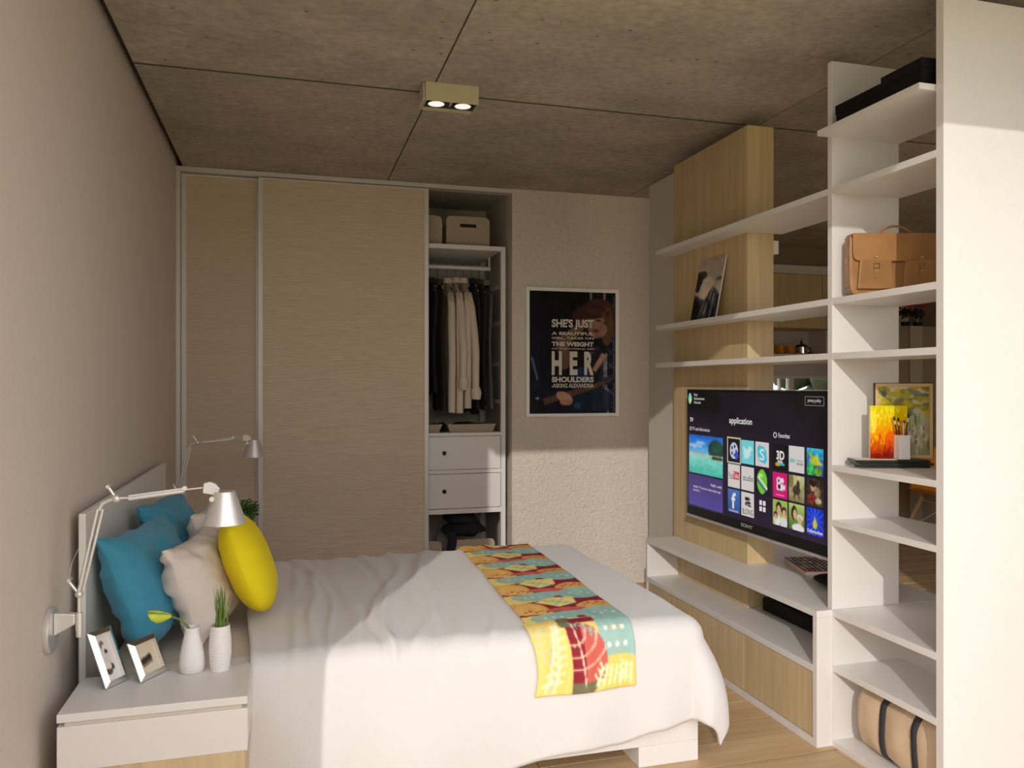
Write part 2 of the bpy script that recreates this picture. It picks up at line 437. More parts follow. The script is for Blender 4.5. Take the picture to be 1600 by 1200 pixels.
struct('wall_left', B(-0.75, -0.6, 0.916, 5.6, 0, 2.575), M['stucco'])
struct('wall_back', B(1.355, 2.45, 4.77, 4.92, 0, ZC), M['stucco2'])
struct('wall_niche_right', B(1.355, 1.455, 4.92, 5.6, 0, ZC), M['partition'])
struct('wall_niche_back', B(-0.6, 1.355, 5.45, 5.6, 0, ZC), M['offwhite'])
struct('wall_kitchen_left', B(2.35, 2.45, 4.92, 6.45, 0, ZC), M['partition'])
w = MB().box(2.35, 3.95, 6.45, 6.6, 0, ZC).box(5.3, 5.75, 6.45, 6.6, 0, ZC).box(3.95, 5.3, 6.45, 6.6, 0, 1.0).box(3.95, 5.3, 6.45, 6.6, 1.385, ZC)
struct('wall_kitchen_back', w, M['partition'])
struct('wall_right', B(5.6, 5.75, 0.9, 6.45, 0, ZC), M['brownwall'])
struct('wall_front', MB().box(2.45, 3.3, 0.9, 1.0, 0, ZC).box(5.4, 5.6, 0.9, 1.0, 0, ZC).box(3.3, 5.4, 0.9, 1.0, 0, 0.3).box(3.3, 5.4, 0.9, 1.0, 2.3, ZC), M['partition'])
wf = MB().box(3.95, 5.3, 6.47, 6.52, 1.0, 1.03).box(3.95, 5.3, 6.47, 6.52, 1.36, 1.385)
for xa in (3.95, 4.46, 4.555, 5.27): wf.box(xa, xa + (0.055 if 4.5 < xa < 5 else 0.03 if xa != 4.46 else 0.012), 6.47, 6.52, 1.03, 1.36)
w1 = struct('window_1', wf, M['white'])
obj('pane', B(4.472, 4.555, 6.49, 6.494, 1.03, 1.36), M['glass'], w1)
obj('pane', B(4.61, 5.27, 6.49, 6.494, 1.03, 1.36), M['glass'], w1)
obj('pane', B(3.98, 4.46, 6.49, 6.494, 1.03, 1.36), M['glass'], w1)
hd = MB(); r2 = random.Random(3)
for i in range(260):
    hd.ball((r2.uniform(6.75, 11), r2.uniform(8.6, 9.6), r2.uniform(-0.05, 1.75)), r2.uniform(0.18, 0.34), 8)
tag(obj('hedge', hd, M['hedge'], smooth=True), 'green garden hedge outside beyond the kitchen window', 'hedge')

gh = MB()  # unseen hedge added behind the camera to darken light from the horizon
for i in range(520):
    gx = -18 + 36 * (i // 2) / 260 + r2.uniform(-.1, .1)
    gh.ball((gx, -8.6 + r2.uniform(-.35, .35), r2.uniform(0.1, 1.0) if i % 2 else r2.uniform(1.0, 2.35)), r2.uniform(0.42, 0.62), 8)
tag(obj('hedge', gh, M['addedhedge'], smooth=True), 'added unseen hedge behind camera that dims the low sky light', 'hedge')
t1 = struct('trim_1', B(-0.6, 1.3545, 4.765, 4.84, 2.499, 2.5245), M['alu'])           # wardrobe head track
struct('trim_2', B(-0.5995, -0.578, 4.768, 4.84, 0.0, 2.498), M['alu'])                # wardrobe side jamb
struct('trim_3', B(-0.577, 1.3545, 4.768, 4.84, 0.0, 0.014), M['alu'])                 # wardrobe floor track


def sliding_door(x0, x1, y0, label):
    t = thing('sliding_door', label, 'wardrobe door', ((x0 + x1) / 2, y0, 0.015), group='sliding wardrobe doors')
    st = 0.027
    obj('door_panel', B(x0 + st - .002, x1 - st + .002, y0 + 0.006, y0 + 0.02, 0.03, 2.485), M['linen'], t)
    for a in (x0, x1 - st): obj('stile', B(a, a + st, y0, y0 + 0.028, 0.015, 2.494), M['alu'], t, 0.002)
    for z in (0.015, 2.483): obj('rail', B(x0 + st, x1 - st, y0 + 0.003, y0 + 0.028, z, z + 0.011), M['alu'], t)
    return t


sliding_door(-0.576, -0.150, 4.803, 'narrow recessed beige wardrobe door beside the left wall')
sliding_door(-0.163, 0.828, 4.770, 'wide front beige wardrobe door with pale aluminium edges')

# ------------------------------------------------------------------ oak column, partition, media cabinet, shelving
c0 = thing('oak_column', 'tall pale oak clad column behind the television', 'column', (2.07, 3.5, 0.291))
obj('front_panel', B(2.0, 2.02, 3.1685, 3.855, 0.291, 2.474), M['oak'], c0)
obj('side_panel', B(2.0, 2.135, 3.148, 3.168, 0.291, 2.474), M['oak'], c0)
obj('core', B(2.0205, 2.135, 3.1685, 3.855, 0.291, 2.472), M['oak'], c0)
g0 = obj('partition_panel', B(2.06, 2.135, 3.857, 4.285, 0, 2.474), M['partition'])
tag(g0, 'plain greige upright panel between oak column and poster wall', 'partition')

mc = thing('media_cabinet', 'long low white media cabinet with pale oak doors under television', 'cabinet', (2.1, 3.1, 0))
obj('top', MB().prism([(1.822, 2.425), (2.41, 2.425), (2.41, 3.828), (2.137, 3.828), (2.137, 3.146), (1.998, 3.146), (1.998, 3.828), (1.822, 3.828)], 0.466, 0.489), M['white'], mc)
obj('low_shelf', B(1.822, 2.385, 2.447, 3.810, 0.264, 0.290), M['white'], mc, 0.001)
obj('end_panel', B(1.822, 2.41, 3.8105, 3.828, 0, 0.4655), M['white'], mc)
obj('end_panel', B(1.822, 2.41, 2.425, 2.4465, 0, 0.4655), M['white'], mc)
obj('back_panel', B(2.386, 2.409, 2.447, 3.810, 0.0, 0.4655), M['white'], mc)
obj('plinth', B(1.822, 2.385, 2.447, 3.810, 0.0, 0.026), M['white'], mc)
for a, b in ((3.3565, 3.808), (2.9025, 3.3545), (2.449, 2.9005)):
    obj('door', B(1.826, 1.844, a, b, 0.030, 0.260), M['oakfront'], mc, 0.001)
for a in (3.356, 2.902): obj('divider', B(1.845, 2.385, a - 0.008, a + 0.008, 0.0265, 0.2635), M['white'], mc)

su = thing('shelving_unit', 'tall open white shelving unit with asymmetric shelves right of television', 'shelving', (2.03, 2.19, 0))
YA0, YA1, YB0, YB1, XF, XB = 2.425, 2.450, 1.922, 1.951, 1.887, 2.177
obj('upright', B(XF, XB, YA0, YA1, 0.4895, 2.466), M['white'], su, 0.001)
obj('upright', B(XF, XB, YA0 - 0.004, YA0 - 0.0002, 0.0, 0.489), M['white'], su)
obj('upright', B(XF, 2.43, YB0, YB1, 0, 2.466), M['white'], su, 0.001)
obj('shelf', MB().prism([(1.829, YB1 + .004), (XB, YB1 + .004), (XB, YA0 - .0005), (1.8865, YA0 - .0005), (1.8865, 2.431), (1.829, 2.431)], 2.191, 2.210), M['white'], su)
for zt in (2.011, 1.612, 1.414):
    obj('shelf', B(XF, XB, YB1, YA0 - .0003, zt - 0.023, zt), M['white'], su, 0.001)
    obj('shelf', MB().prism([(XF, YA1), (XB, YA1), (XB, 3.147), (1.9993, 3.147), (1.9993, 3.843), (XF, 3.843)], zt - 0.023, zt), M['white'], su)
for zt in (1.010, 0.813): obj('shelf', B(XF, XB, YB1, YA0 - .0003, zt - 0.021, zt), M['white'], su, 0.001)
obj('shelf', B(XF, 2.41, YB1, YA0 - .0045, 0.466, 0.489), M['white'], su, 0.001)
for zt in (0.290, 0.022): obj('shelf', B(XF, XB, YB1, YA0 - .0045, zt - 0.022, zt), M['white'], su, 0.001)
tag(obj('wall_bracket', B(2.137, 2.17, 3.16, 3.2, 1.90, 1.96), M['white']), 'tiny white bracket fixed to the oak column under top shelf', 'bracket')

# ------------------------------------------------------------------ bed
bed = thing('bed', 'white double bed frame with plain headboard', 'bed', (0.4, 3.2, 0))
obj('headboard', B(-0.575, -0.556, 2.515, 4.07, 0, 0.93), M['white'], bed, 0.002)
obj('side_rail', B(-0.535, 1.37, 2.462, 2.487, 0.07, 0.30), M['white'], bed, 0.002)
obj('side_rail', B(-0.535, 1.37, 3.80, 3.825, 0.07, 0.30), M['white'], bed, 0.002)
obj('foot_rail', B(1.345, 1.37, 2.4875, 3.7995, 0.07, 0.30), M['white'], bed, 0.002)
obj('head_rail', B(-0.555, -0.536, 2.4875, 3.7995, 0.07, 0.30), M['white'], bed, 0.002)
for xa in (-0.5, 1.146):
    for ya in (2.462, 3.585): obj('leg', B(xa, xa + 0.224, ya, ya + 0.24, 0, 0.0695), M['white'], bed, 0.002)
obj('slat_base', B(-0.535, 1.344, 2.488, 3.799, 0.20, 0.24), M['beech'], bed)

rr = 0.06
def slab_round(x0, x1, y0, y1, z0, z1): return B(x0, x1, y0, y1, z0, z1)
tag(obj('mattress', slab_round(-0.53, 1.335, 2.50, 3.785, 0.241, 0.468), M['sheet'], None, 0.05, smooth=60, seg=5), 'cream covered mattress showing at the pillow end', 'mattress')


def ns3(x, y, z): return noise.noise(Vector((x, y, z)))


TOP = 0.493
def ridge(x, y):
    h = 0.0
    for (x0, k, c, wd, a) in ((0.02, 0.02, .0, .014, .006), (0.06, 0.05, 0.02, .016, .007), (0.12, -0.05, .03, .013, .011), (0.155, -0.04, .03, .010, .010),
                              (0.21, 0.01, .02, .020, .006), (0.30, 0.12, 0.05, .016, .011), (0.40, 0.2, 0.04, .02, .008), (0.34, 0.02, .03, .013, .008),
                              (0.52, 0.25, 0.0, .025, .007), (0.63, 0.22, .02, .02, .006), (0.46, 0.1, .03, .02, .006)):
        xc = x0 + k * (y - 2.45) + c * math.sin((y - 2.45) * 5 + x0 * 30)
        if x0 > .25: a *= 1.5
        wv = wd * (0.8 + 0.5 * (y - 2.4))
        am = 0.6 + 0.5 * ns3(x0 * 20, y * 3, 3)
        h += a * am * (math.exp(-((x - xc) / wv) ** 2) - 0.6 * math.exp(-((x - xc + wv * 2.0) / wv) ** 2))
    return h


def drape(a, b, off=0.0):
    """cloth point (a along the bed, b across it) -> room point"""
    X1, Y0, Y1 = 1.335, 2.515, 3.765; r = 0.075
    ex = max(0, a - X1); ey = max(0, Y0 - b); ey2 = max(0, b - Y1)
    e = max(ey, ey2); q = (ex ** 4 + e ** 4) ** 0.25
    sag = 0.006 * max(0, 1 - abs((b - 3.14) / 0.65) ** 2)
    z = TOP + sag + ridge(a, b) * (1 if q < 0.3 else max(0, 1 - (q - 0.3) * 4)) + 0.006 * ns3(a * 3, b * 3, 1) + 0.003 * ns3(a * 9, b * 7, 5)
    x = min(a, X1); yv = min(max(b, Y0), Y1)
    if q > 0:
        dl = math.hypot(ex, e) or 1; dx = ex / dl; dy = (-ey + ey2) / dl
        if q < r * PI / 2: out = r * math.sin(q / r); dn = r * (1 - math.cos(q / r))
        else:
            h = q - r * PI / 2; out = r + 0.10 * h * (0.3 + 1.1 * dx) ; dn = r + h
            hem = min(1, h / 0.3)
            out += hem * (0.010 * math.sin(a * 17 + 1.5 * math.sin(a * 5)) * (1 - dx) + 0.012 * math.sin(b * 15) * dx * (1 - abs(dy)))
            out += 0.022 * math.sin(PI * min(1, h / 0.36)) * (0.4 + 1.4 * dx) + 0.035 * dx * hem
        out += off
        z = z - dn; x += dx * out; yv += dy * out
        z = max(z, 0.012 + 0.01 * (1 + ns3(a * 10, b * 10, 2)))
    return (x, yv, z + (off if q < 0.05 else off * max(0, 1 - q * 8)))


def hang(a):
    """length of cloth over the near side, by position along the bed"""
    pts = ((-.2, .50), (0.52, .495), (0.9, .437), (1.06, .436), (1.2, .40), (1.34, .385), (1.6, .40), (2, .40))
    for (p, u), (q, v) in zip(pts, pts[1:]):
        if p <= a <= q: t = (a - p) / (q - p); t = t * t * (3 - 2 * t); return u + (v - u) * t
    return .42


def duvet_fn(u, v):
    a = -0.125 + 0.02 * math.sin(v * 9) + u * (1.335 + 0.40 + 0.125)
    hn = hang(min(a, 1.6)); b = 2.515 - hn + v * (1.25 + hn + 0.40)
    return drape(a, b)


dv = obj('duvet', MB().grid(190, 170, duvet_fn), M['duvet'], smooth=80)
so = dv.modifiers.new('solid', 'SOLIDIFY'); so.thickness = 0.012; so.offset = -1
tag(dv, 'white wrinkled cotton duvet draped over the bed', 'duvet')

# runner: printed cloth
RW, RH = 100, 400
P = Paint(RW, RH, (226, 190, 92)); LN = 1.90
def rc(u, s): return u / 0.36, s / LN                              # metres -> unit coordinates
def rell(u, s, ru, rs, c, al=1.0): P.ell(u / .36, s / LN, ru / .36, rs / LN, c, al)
def rline(u0, s0, u1, s1, wd, c): P.line(u0 / .36, s0 / LN, u1 / .36, s1 / LN, wd / .36, c, 1, LN / .36)
TEAL, CRM, ORG, OLV, CRE, MUS, PNK = (156, 192, 182), (142, 44, 56), (222, 168, 92), (120, 112, 84), (240, 218, 130), (232, 188, 84), (206, 102, 92)
k = 0; s = LN
while s > -0.2:
    P.rect(0, 1, (s - .24) / LN, s / LN, CRM)
    rell(.05, s - .20, .075, .09, ORG); rell(.05, s - .20, .05, .065, (236, 180, 100))
    rell(.31, s - .20, .075, .05, ORG)
    P.poly([rc(0, s - .02), rc(0, s - .13), rc(.12, s - .10), rc(.16, s)], CRE)
    rell(.30, s - .03, .085, .075, TEAL); rell(.11, s - .05, .085, .05, TEAL); rell(.20, s - .015, .09, .035, TEAL)
    P.poly([rc(.10, s - .12), rc(.17, s - .19), rc(.25, s - .15), rc(.26, s - .075), rc(.15, s - .065)], CRE)
    rell(.19, s - .225, .075, .028, PNK)
    rline(.12, s - .09, .24, s - .16, .0035, TEAL); rline(.16, s - .17, .22, s - .08, .003, TEAL)
    for q in range(4): rell(.27 + .022 * q, s - .02 - .02 * (q % 2), .006, .006, (240, 235, 225))
    for q in range(3): rell(.08 + .03 * q, s - .045, .006, .006, (240, 235, 225))
    for q in range(5): rell(.03 + .02 * q, s - .235 + .012 * (q % 2), .007, .007, (178, 60, 50)); rell(.27 + .018 * q, s - .19 + .015 * (q % 2), .006, .006, (178, 60, 50))
    P.rect(.36, .46, (s - .265) / LN, (s - .235) / LN, OLV)
    P.rect(.0, 1, (s - .262) / LN, (s - .256) / LN, (236, 200, 150))
    s -= .262
# the large motifs on the hanging end (s small = hanging end)
P.rect(0, 1, 0, .245 / LN, (238, 208, 116))
P.rect(.66, 1, .10 / LN, .245 / LN, TEAL); P.rect(.66, 1, 0, .10 / LN, (238, 206, 110))
rell(.30, .06, .10, .05, (238, 206, 110))
m_ = (((P.X * .36 - .14) / .115) ** 2 + ((P.Y * LN - .105) / .125) ** 2 <= 1) & (P.X * .36 > .125)
P.put(m_, PNK); P.put(m_ & (P.X * .36 < .175), CRM); P.put(m_ & (P.Y * LN < .035), OLV)
for rr_ in (.035, .06, .085):
    d = np.hypot((P.X * .36 - .14), (P.Y * LN - .20)); P.put(m_ & (np.abs(d - rr_ * 1.5) < .0028), (240, 205, 170))
P.rect(.34, .66, .225 / LN, .25 / LN, CRM); P.rect(.30, .42, .205 / LN, .26 / LN, OLV)
rline(.175, .02, .15, .22, .003, (240, 205, 170))
for q in range(7):
    rline(.02 + .012 * q, .03 + .03 * q, .075 + .004 * q, .05 + .03 * q, .0045, (246, 238, 205)); rell(.05 + .01 * (q % 3), .02 + .03 * q, .009, .012, (196, 206, 170))
    rline(.22 + .02 * q, .02, .235 + .018 * q, .075, .005, (246, 232, 180))
rline(.03, .01, .09, .24, .003, (246, 238, 205))
for q in range(6): rell(.265 + .03 * (q % 3), .14 + .05 * (q // 3), .007, .007, (244, 240, 230)); rell(.28 + .03 * (q % 2), .12 + .035 * (q // 2), .004, .004, ORG)
def twig(u0, s0, u1, s1, n, col, w=.0026, L=.022):
    rline(u0, s0, u1, s1, w, col)
    du, ds = u1 - u0, s1 - s0; ll = math.hypot(du, ds); nu, nsv = -ds / ll, du / ll
    for q in range(1, n + 1):
        f = q / (n + 1.0); cu, cs = u0 + du * f, s0 + ds * f
        for sg in (-1, 1):
            eu, es = cu + sg * nu * L + du / ll * L * .6, cs + sg * nsv * L + ds / ll * L * .6
            rline(cu, cs, eu, es, w * 1.25, col)
twig(.06, .005, .10, .22, 7, (250, 240, 206)); twig(.03, .10, .015, .235, 4, (206, 206, 160)); twig(.30, .01, .33, .09, 3, (252, 238, 190)); twig(.21, .015, .25, .085, 3, (252, 238, 190))
s = LN
while s > .3:
    twig(.04, s - .015, .11, s - .12, 3, (222, 196, 96), .0022, .014); twig(.14, s - .10, .23, s - .15, 3, (150, 190, 176), .0022, .014)
    for rq in (.03, .045, .06): P.put(np.abs(np.hypot(P.X * .36 - .05, (P.Y * LN - (s - .20)) * .8) - rq) < .002, (246, 214, 140), .7)
    s -= .262
P.noise(7, 20, 4).blur(1)
P.a = P.a[::-1]


def runner_fn(u, v):
    s = (1 - v) * LN; b = 2.515 - 0.240 + s * 1.0
    a = 0.785 + 0.352 * u + 0.02 * math.sin(b * 2)
    if s < 0.25: a += 0.012 * math.sin(s * 20) * (1 - u)
    return drape(a, b, 0.011)


rn = painted('bed_runner', P, runner_fn, M['fabricprint'], smooth=True, thick=0.004)
tag(rn, 'patchwork printed runner in mustard, teal and crimson across the duvet', 'bed runner')


# pillows
def pillow(name, label, col, c, w, h, t, normal, roll, seed, group, ear=0.05, wr=0.012, rc=0.0):
    n = Vector(normal).normalized(); up = Vector((0, 0, 1)); xa = up.cross(n).normalized(); za = n.cross(xa)
    mm = Matrix((( xa.x, n.x, za.x), (xa.y, n.y, za.y), (xa.z, n.z, za.z))) @ Matrix.Rotation(roll, 3, 'Y')
    mb = MB(); N = 34
    def side(sg):
        def f(u, v):
            U = u * 2 - 1; V = v * 2 - 1
            U = math.copysign(abs(U) ** 0.8, U); V = math.copysign(abs(V) ** 0.8, V)
            pu = 1 - ear * 1.6 * (1 - V * V) ** 1.0; pv = 1 - ear * 1.6 * (1 - U * U)
            # pull the middle of every side in so that the corners stand out as ears
            x = U * w / 2 * (1 - ear * 2.2 * (1 - V * V) * abs(U) ** 3); z = V * h / 2 * (1 - ear * 2.2 * (1 - U * U) * abs(V) ** 3)
            x *= math.sqrt(1 - rc * V * V); z *= math.sqrt(1 - rc * U * U)
            th = max(0, (1 - U ** 4) * (1 - V ** 4)) ** 0.6 * (0.72 + 0.28 * max(0, (1 - U * U) * (1 - V * V)))
            e = max(abs(U), abs(V))
            wob = wr * (ns3(U * 2.2 + seed, V * 2.2, sg) + 0.5 * ns3(U * 5 + seed, V * 5, sg)) * (1 - (1 - e) * 0.3)
            cr = 0.5 * wr * math.sin((U if abs(V) > abs(U) else V) * 19 + seed) * e ** 4 * (1 - e ** 12)
            y = sg * (t / 2 * th + 0.004) + (wob + cr) * (1 if e < .999 else .6)
            return (x + 0.6 * wr * ns3(V * 3, seed, 2) * e ** 4, y, z + 0.8 * wr * ns3(U * 3, seed, 7) * e ** 4)
        return f
    mb.grid(N, N, side(-1)); mb.grid(N, N, side(1), True)
    # stitch rims
    rim = [i for i in range(N)] + [j * N + N - 1 for j in range(1, N)] + [(N - 1) * N + i for i in range(N - 2, -1, -1)] + [j * N for j in range(N - 2, 0, -1)]
    L = len(rim)
    for i in range(L):
        a, b = rim[i], rim[(i + 1) % L]; mb.f.append((a, b, b + N * N, a + N * N))
    mb.v = [tuple(mm @ Vector(v) + Vector(c)) for v in mb.v]
    o = obj(name, mb, M[col], smooth=85)
    return tag(o, label, 'pillow' if name == 'pillow' else 'cushion', group)


pillow('pillow', 'blue pillow nearest the bedside table leaning on headboard', 'blue', (-0.420, 2.775, 0.675), 0.50, 0.37, 0.155, (0.93, -0.20, 0.36), 0.0, 3, 'blue pillows', 0.045, 0.020)
pillow('pillow', 'blue pillow farther from camera behind the first blue one', 'blue', (-0.415, 3.33, 0.680), 0.50, 0.39, 0.155, (0.93, -0.12, 0.36), 0.0, 8, 'blue pillows', 0.045, 0.020)
pillow('pillow', 'cream pillow in front of the nearest blue one', 'beige', (-0.268, 2.80, 0.648), 0.46, 0.32, 0.155, (0.93, -0.16, 0.33), 0.0, 14, 'cream pillows', 0.045, 0.018)
pillow('pillow', 'cream pillow half hidden behind lamp shade and yellow cushion', 'beige', (-0.262, 3.33, 0.658), 0.46, 0.34, 0.150, (0.93, -0.08, 0.33), 0.0, 21, 'cream pillows', 0.045, 0.018)
pillow('cushion', 'plump lemon yellow cushion leaning in front of cream pillows', 'yellow', (-0.128, 2.86, 0.694), 0.41, 0.35, 0.135, (0.94, -0.02, 0.36), 0.05, 33, None, 0.0, 0.003, 0.42)


# ------------------------------------------------------------------ nightstands
def nightstand():
    t = thing('nightstand', 'white topped bedside table with oak base beside near left wall', 'nightstand', (-0.326, 2.325, 0))
    obj('top', B(-0.551, -0.101, 2.195, 2.455, 0.459, 0.480), M['white'], t, 0.0015)
    obj('recess', B(-0.535, -0.115, 2.203, 2.447, 0.448, 0.4585), M['offwhite'], t)
    obj('drawer', B(-0.551, -0.101, 2.197, 2.455, 0.336, 0.4475), M['white'], t, 0.0015)
    obj('base', B(-0.551, -0.108, 2.199, 2.455, 0.0, 0.3355), M['oakfront'], t, 0.001)
    return t


ns1 = nightstand()
dup(ns1, (-0.326, 4.14, 0), label='white bedside table on far side of the bed by the wardrobe')


# ------------------------------------------------------------------ wall lamps
def wall_lamp(label):
    Y = 2.313
    t = thing('wall_lamp', label, 'lamp', (-0.6, Y, 0.66), group='adjustable wall lamps')
    rx = Matrix.Rotation(R(90), 3, 'Y')
    obj('wall_plate', MB().lathe([(0.0001, 0), (0.058, 0), (0.06, 0.003), (0.06, 0.011), (0.057, 0.014), (0.0001, 0.014)], (-0.5995, Y, 0.66), 40, rx), M['alubrush'], t, smooth=40)
    obj('bracket', MB().prism([(-0.585, 0.645), (-0.585, 0.705), (-0.535, 0.700), (-0.535, 0.672)], Y - 0.011, Y + 0.011, 'y'), M['alubrush'], t, 0.003)
    obj('swivel', MB().tube([(-0.527, Y, 0.637), (-0.527, Y, 0.655)], .0075, 14).tube([(-0.527, Y, 0.655), (-0.527, Y, 0.70)], .009, 14).tube([(-0.527, Y, 0.70), (-0.527, Y, 0.745)], .0045, 12), M['alubrush'], t, smooth=40)
    obj('lower_joint', MB().ball((-0.527, Y, 0.749), .0105, 16).tube([(-0.527, Y, 0.749), (-0.552, Y, 0.785)], .004, 8).tube([(-0.549, Y - .012, 0.788), (-0.549, Y + .012, 0.788)], .005, 10), M['alubrush'], t, smooth=40)
    obj('lower_arm', MB().tube([(-0.527, Y - .005, 0.757), (-0.482, Y - .005, 0.972)], .0042, 10).tube([(-0.519, Y + .006, 0.757), (-0.472, Y + .006, 0.970)], .0042, 10), M['alubrush'], t, smooth=40)
    obj('tension_wire', MB().tube([(-0.551, Y, 0.788), (-0.545, Y, 0.83), (-0.528, Y, 0.87)], .0009, 6), M['aludark'], t)
    obj('elbow', MB().ball((-0.438, Y, 0.997), .0115, 16).tube([(-0.480, Y, 0.968), (-0.472, Y, 0.985), (-0.455, Y, 0.993), (-0.438, Y, 0.997)], .0055, 10).tube([(-0.438, Y, 0.997), (-0.457, Y, 1.028)], .004, 8).tube([(-0.457, Y - .011, 1.030), (-0.457, Y + .011, 1.030)], .005, 10), M['alubrush'], t, smooth=40)
    obj('upper_arm', MB().tube([(-0.438, Y, 0.997), (-0.405, Y, 0.998)], .004, 10).tube([(-0.408, Y, 0.995), (-0.270, Y, 1.011)], .0062, 12).tube([(-0.408, Y, 1.002), (-0.270, Y, 1.017)], .0035, 8).tube([(-0.270, Y, 1.014), (-0.222, Y, 1.018)], .0022, 8), M['alubrush'], t, smooth=40)
    obj('arm_knob', MB().tube([(-0.268, Y - .012, 1.019), (-0.268, Y + .012, 1.019)], .0065, 14), M['alubrush'], t, smooth=40)
    arc = [(-0.222, 1.004), (-0.220, 1.030), (-0.205, 1.034), (-0.190, 1.028), (-0.178, 1.014), (-0.186, 0.996), (-0.200, 0.999)]
    obj('head_bracket', MB().prism(arc, Y - 0.009, Y + 0.009, 'y'), M['white'], t, 0.002)
    obj('shade_knob', MB().tube([(-0.196, Y - .045, 0.991), (-0.196, Y - .028, 0.991)], .0065, 14), M['white'], t, smooth=40)
    cx = -0.166
    sh = obj('lamp_shade', MB().lathe([(0.0278, 1.006), (0.0570, 0.918), (0.0560, 0.918), (0.0268, 1.005)], (cx, Y, 0), 48, closed=True).lathe([(0.0001, 1.0045), (0.0274, 1.0045), (0.0274, 1.0055), (0.0001, 1.0055)], (cx, Y, 0), 32), M['alubrush'], t, smooth=40)
    obj('bulb', MB().ball((cx, Y, 0.955), .017, 14, (1, 1, 1.3)), M['ceramic'], sh, smooth=True)
    return t


wl = wall_lamp('silver jointed wall lamp reaching over the near bedside table')
dup(wl, (-0.6, 4.29, 0.67), label='silver jointed wall lamp on far side of the bed')


# ------------------------------------------------------------------ small things on the nightstand
def photo_frame(label, c, w, h, rot, P_):
    """rot = (tilt back, turn) ; c = lower middle of the frame"""
    mtx = Matrix.Translation(c) @ Matrix.Rotation(rot[1], 4, 'Z') @ Matrix.Rotation(rot[2], 4, 'Y') @ Matrix.Rotation(-rot[0], 4, 'X')
    t = thing('photo_frame', label, 'photo frame', world=False, mtx=mtx, group='silver photo frames')
    b = 0.014; d = 0.012; hw = w / 2
    fr = [((-hw, 0), (hw, 0), (hw - b, b), (-hw + b, b)), ((hw, 0), (hw, h), (hw - b, h - b), (hw - b, b)),
          ((hw, h), (-hw, h), (-hw + b, h - b), (hw - b, h - b)), ((-hw, h), (-hw, 0), (-hw + b, b), (-hw + b, h - b))]
    for q in fr:
        o_ = q[:2]; i_ = q[2:]
        vs = [(o_[0][0], 0, o_[0][1]), (o_[1][0], 0, o_[1][1]), (i_[0][0], 0, i_[0][1]), (i_[1][0], 0, i_[1][1]),
              (o_[0][0], -d * .4, o_[0][1]), (o_[1][0], -d * .4, o_[1][1]), (i_[0][0], -d * 1.1, i_[0][1]), (i_[1][0], -d * 1.1, i_[1][1])]
        mb = MB().add(vs, [(0, 1, 2, 3), (7, 6, 5, 4), (0, 4, 5, 1), (1, 5, 6, 2), (2, 6, 7, 3), (3, 7, 4, 0)])
        obj('frame_side', mb, M['chrome'], t, 0.0008)
    obj('backing', B(-hw + .003, hw - .003, 0.0004, .004, 0.003, h - .003), M['black'], t)
    painted('photograph', P_, lambda u, v: (-hw + b + u * (w - 2 * b), -0.0015, h - b - v * (h - 2 * b)), M['paint'], t)
    obj('easel_leg', MB().add([(-.010, .004, h * .72), (.010, .004, h * .72), (.014, .026, .016), (-.014, .026, .016), (-.010, .006, h * .72), (.010, .006, h * .72), (.014, .028, .016), (-.014, .028, .016)],
        [(0, 1, 2, 3), (7, 6, 5, 4), (0, 4, 5, 1), (1, 5, 6, 2), (2, 6, 7, 3), (3, 7, 4, 0)]), M['black'], t)
    return t


p1 = Paint(30, 46, (226, 220, 214)); p1.grad((214, 208, 200), (236, 230, 226))
p1.ell(.40, .22, .13, .09, (120, 108, 100)); p1.ell(.46, .30, .10, .09, (228, 218, 208)); p1.ell(.52, .38, .10, .05, (60, 52, 48)); p1.ell(.48, .55, .2, .14, (214, 206, 198))
p1.ell(.36, .80, .22, .07, (92, 80, 74)); p1.ell(.6, .72, .14, .07, (70, 60, 56)); p1.ell(.45, .70, .14, .06, (222, 214, 206)); p1.blur(1)
p2 = Paint(44, 34, (214, 198, 176)); p2.grad((206, 190, 168), (224, 210, 190))
for q_ in range(5): p2.ell(.24 + .1 * q_, .60 - .02 * q_, .06, .13, (62, 50, 42)); p2.ell(.26 + .1 * q_, .72 - .02 * q_, .055, .06, (132, 112, 96))
p2.blur(2)
photo_frame('small portrait silver photo frame nearest the left wall', (-0.449, 2.372, 0.4820), 0.080, 0.156, (R(24), R(57), 0), p1)
photo_frame('small landscape silver photo frame beside the white bottle vase', (-0.361, 2.408, 0.4820), 0.105, 0.112, (R(24), R(58), 0), p2)

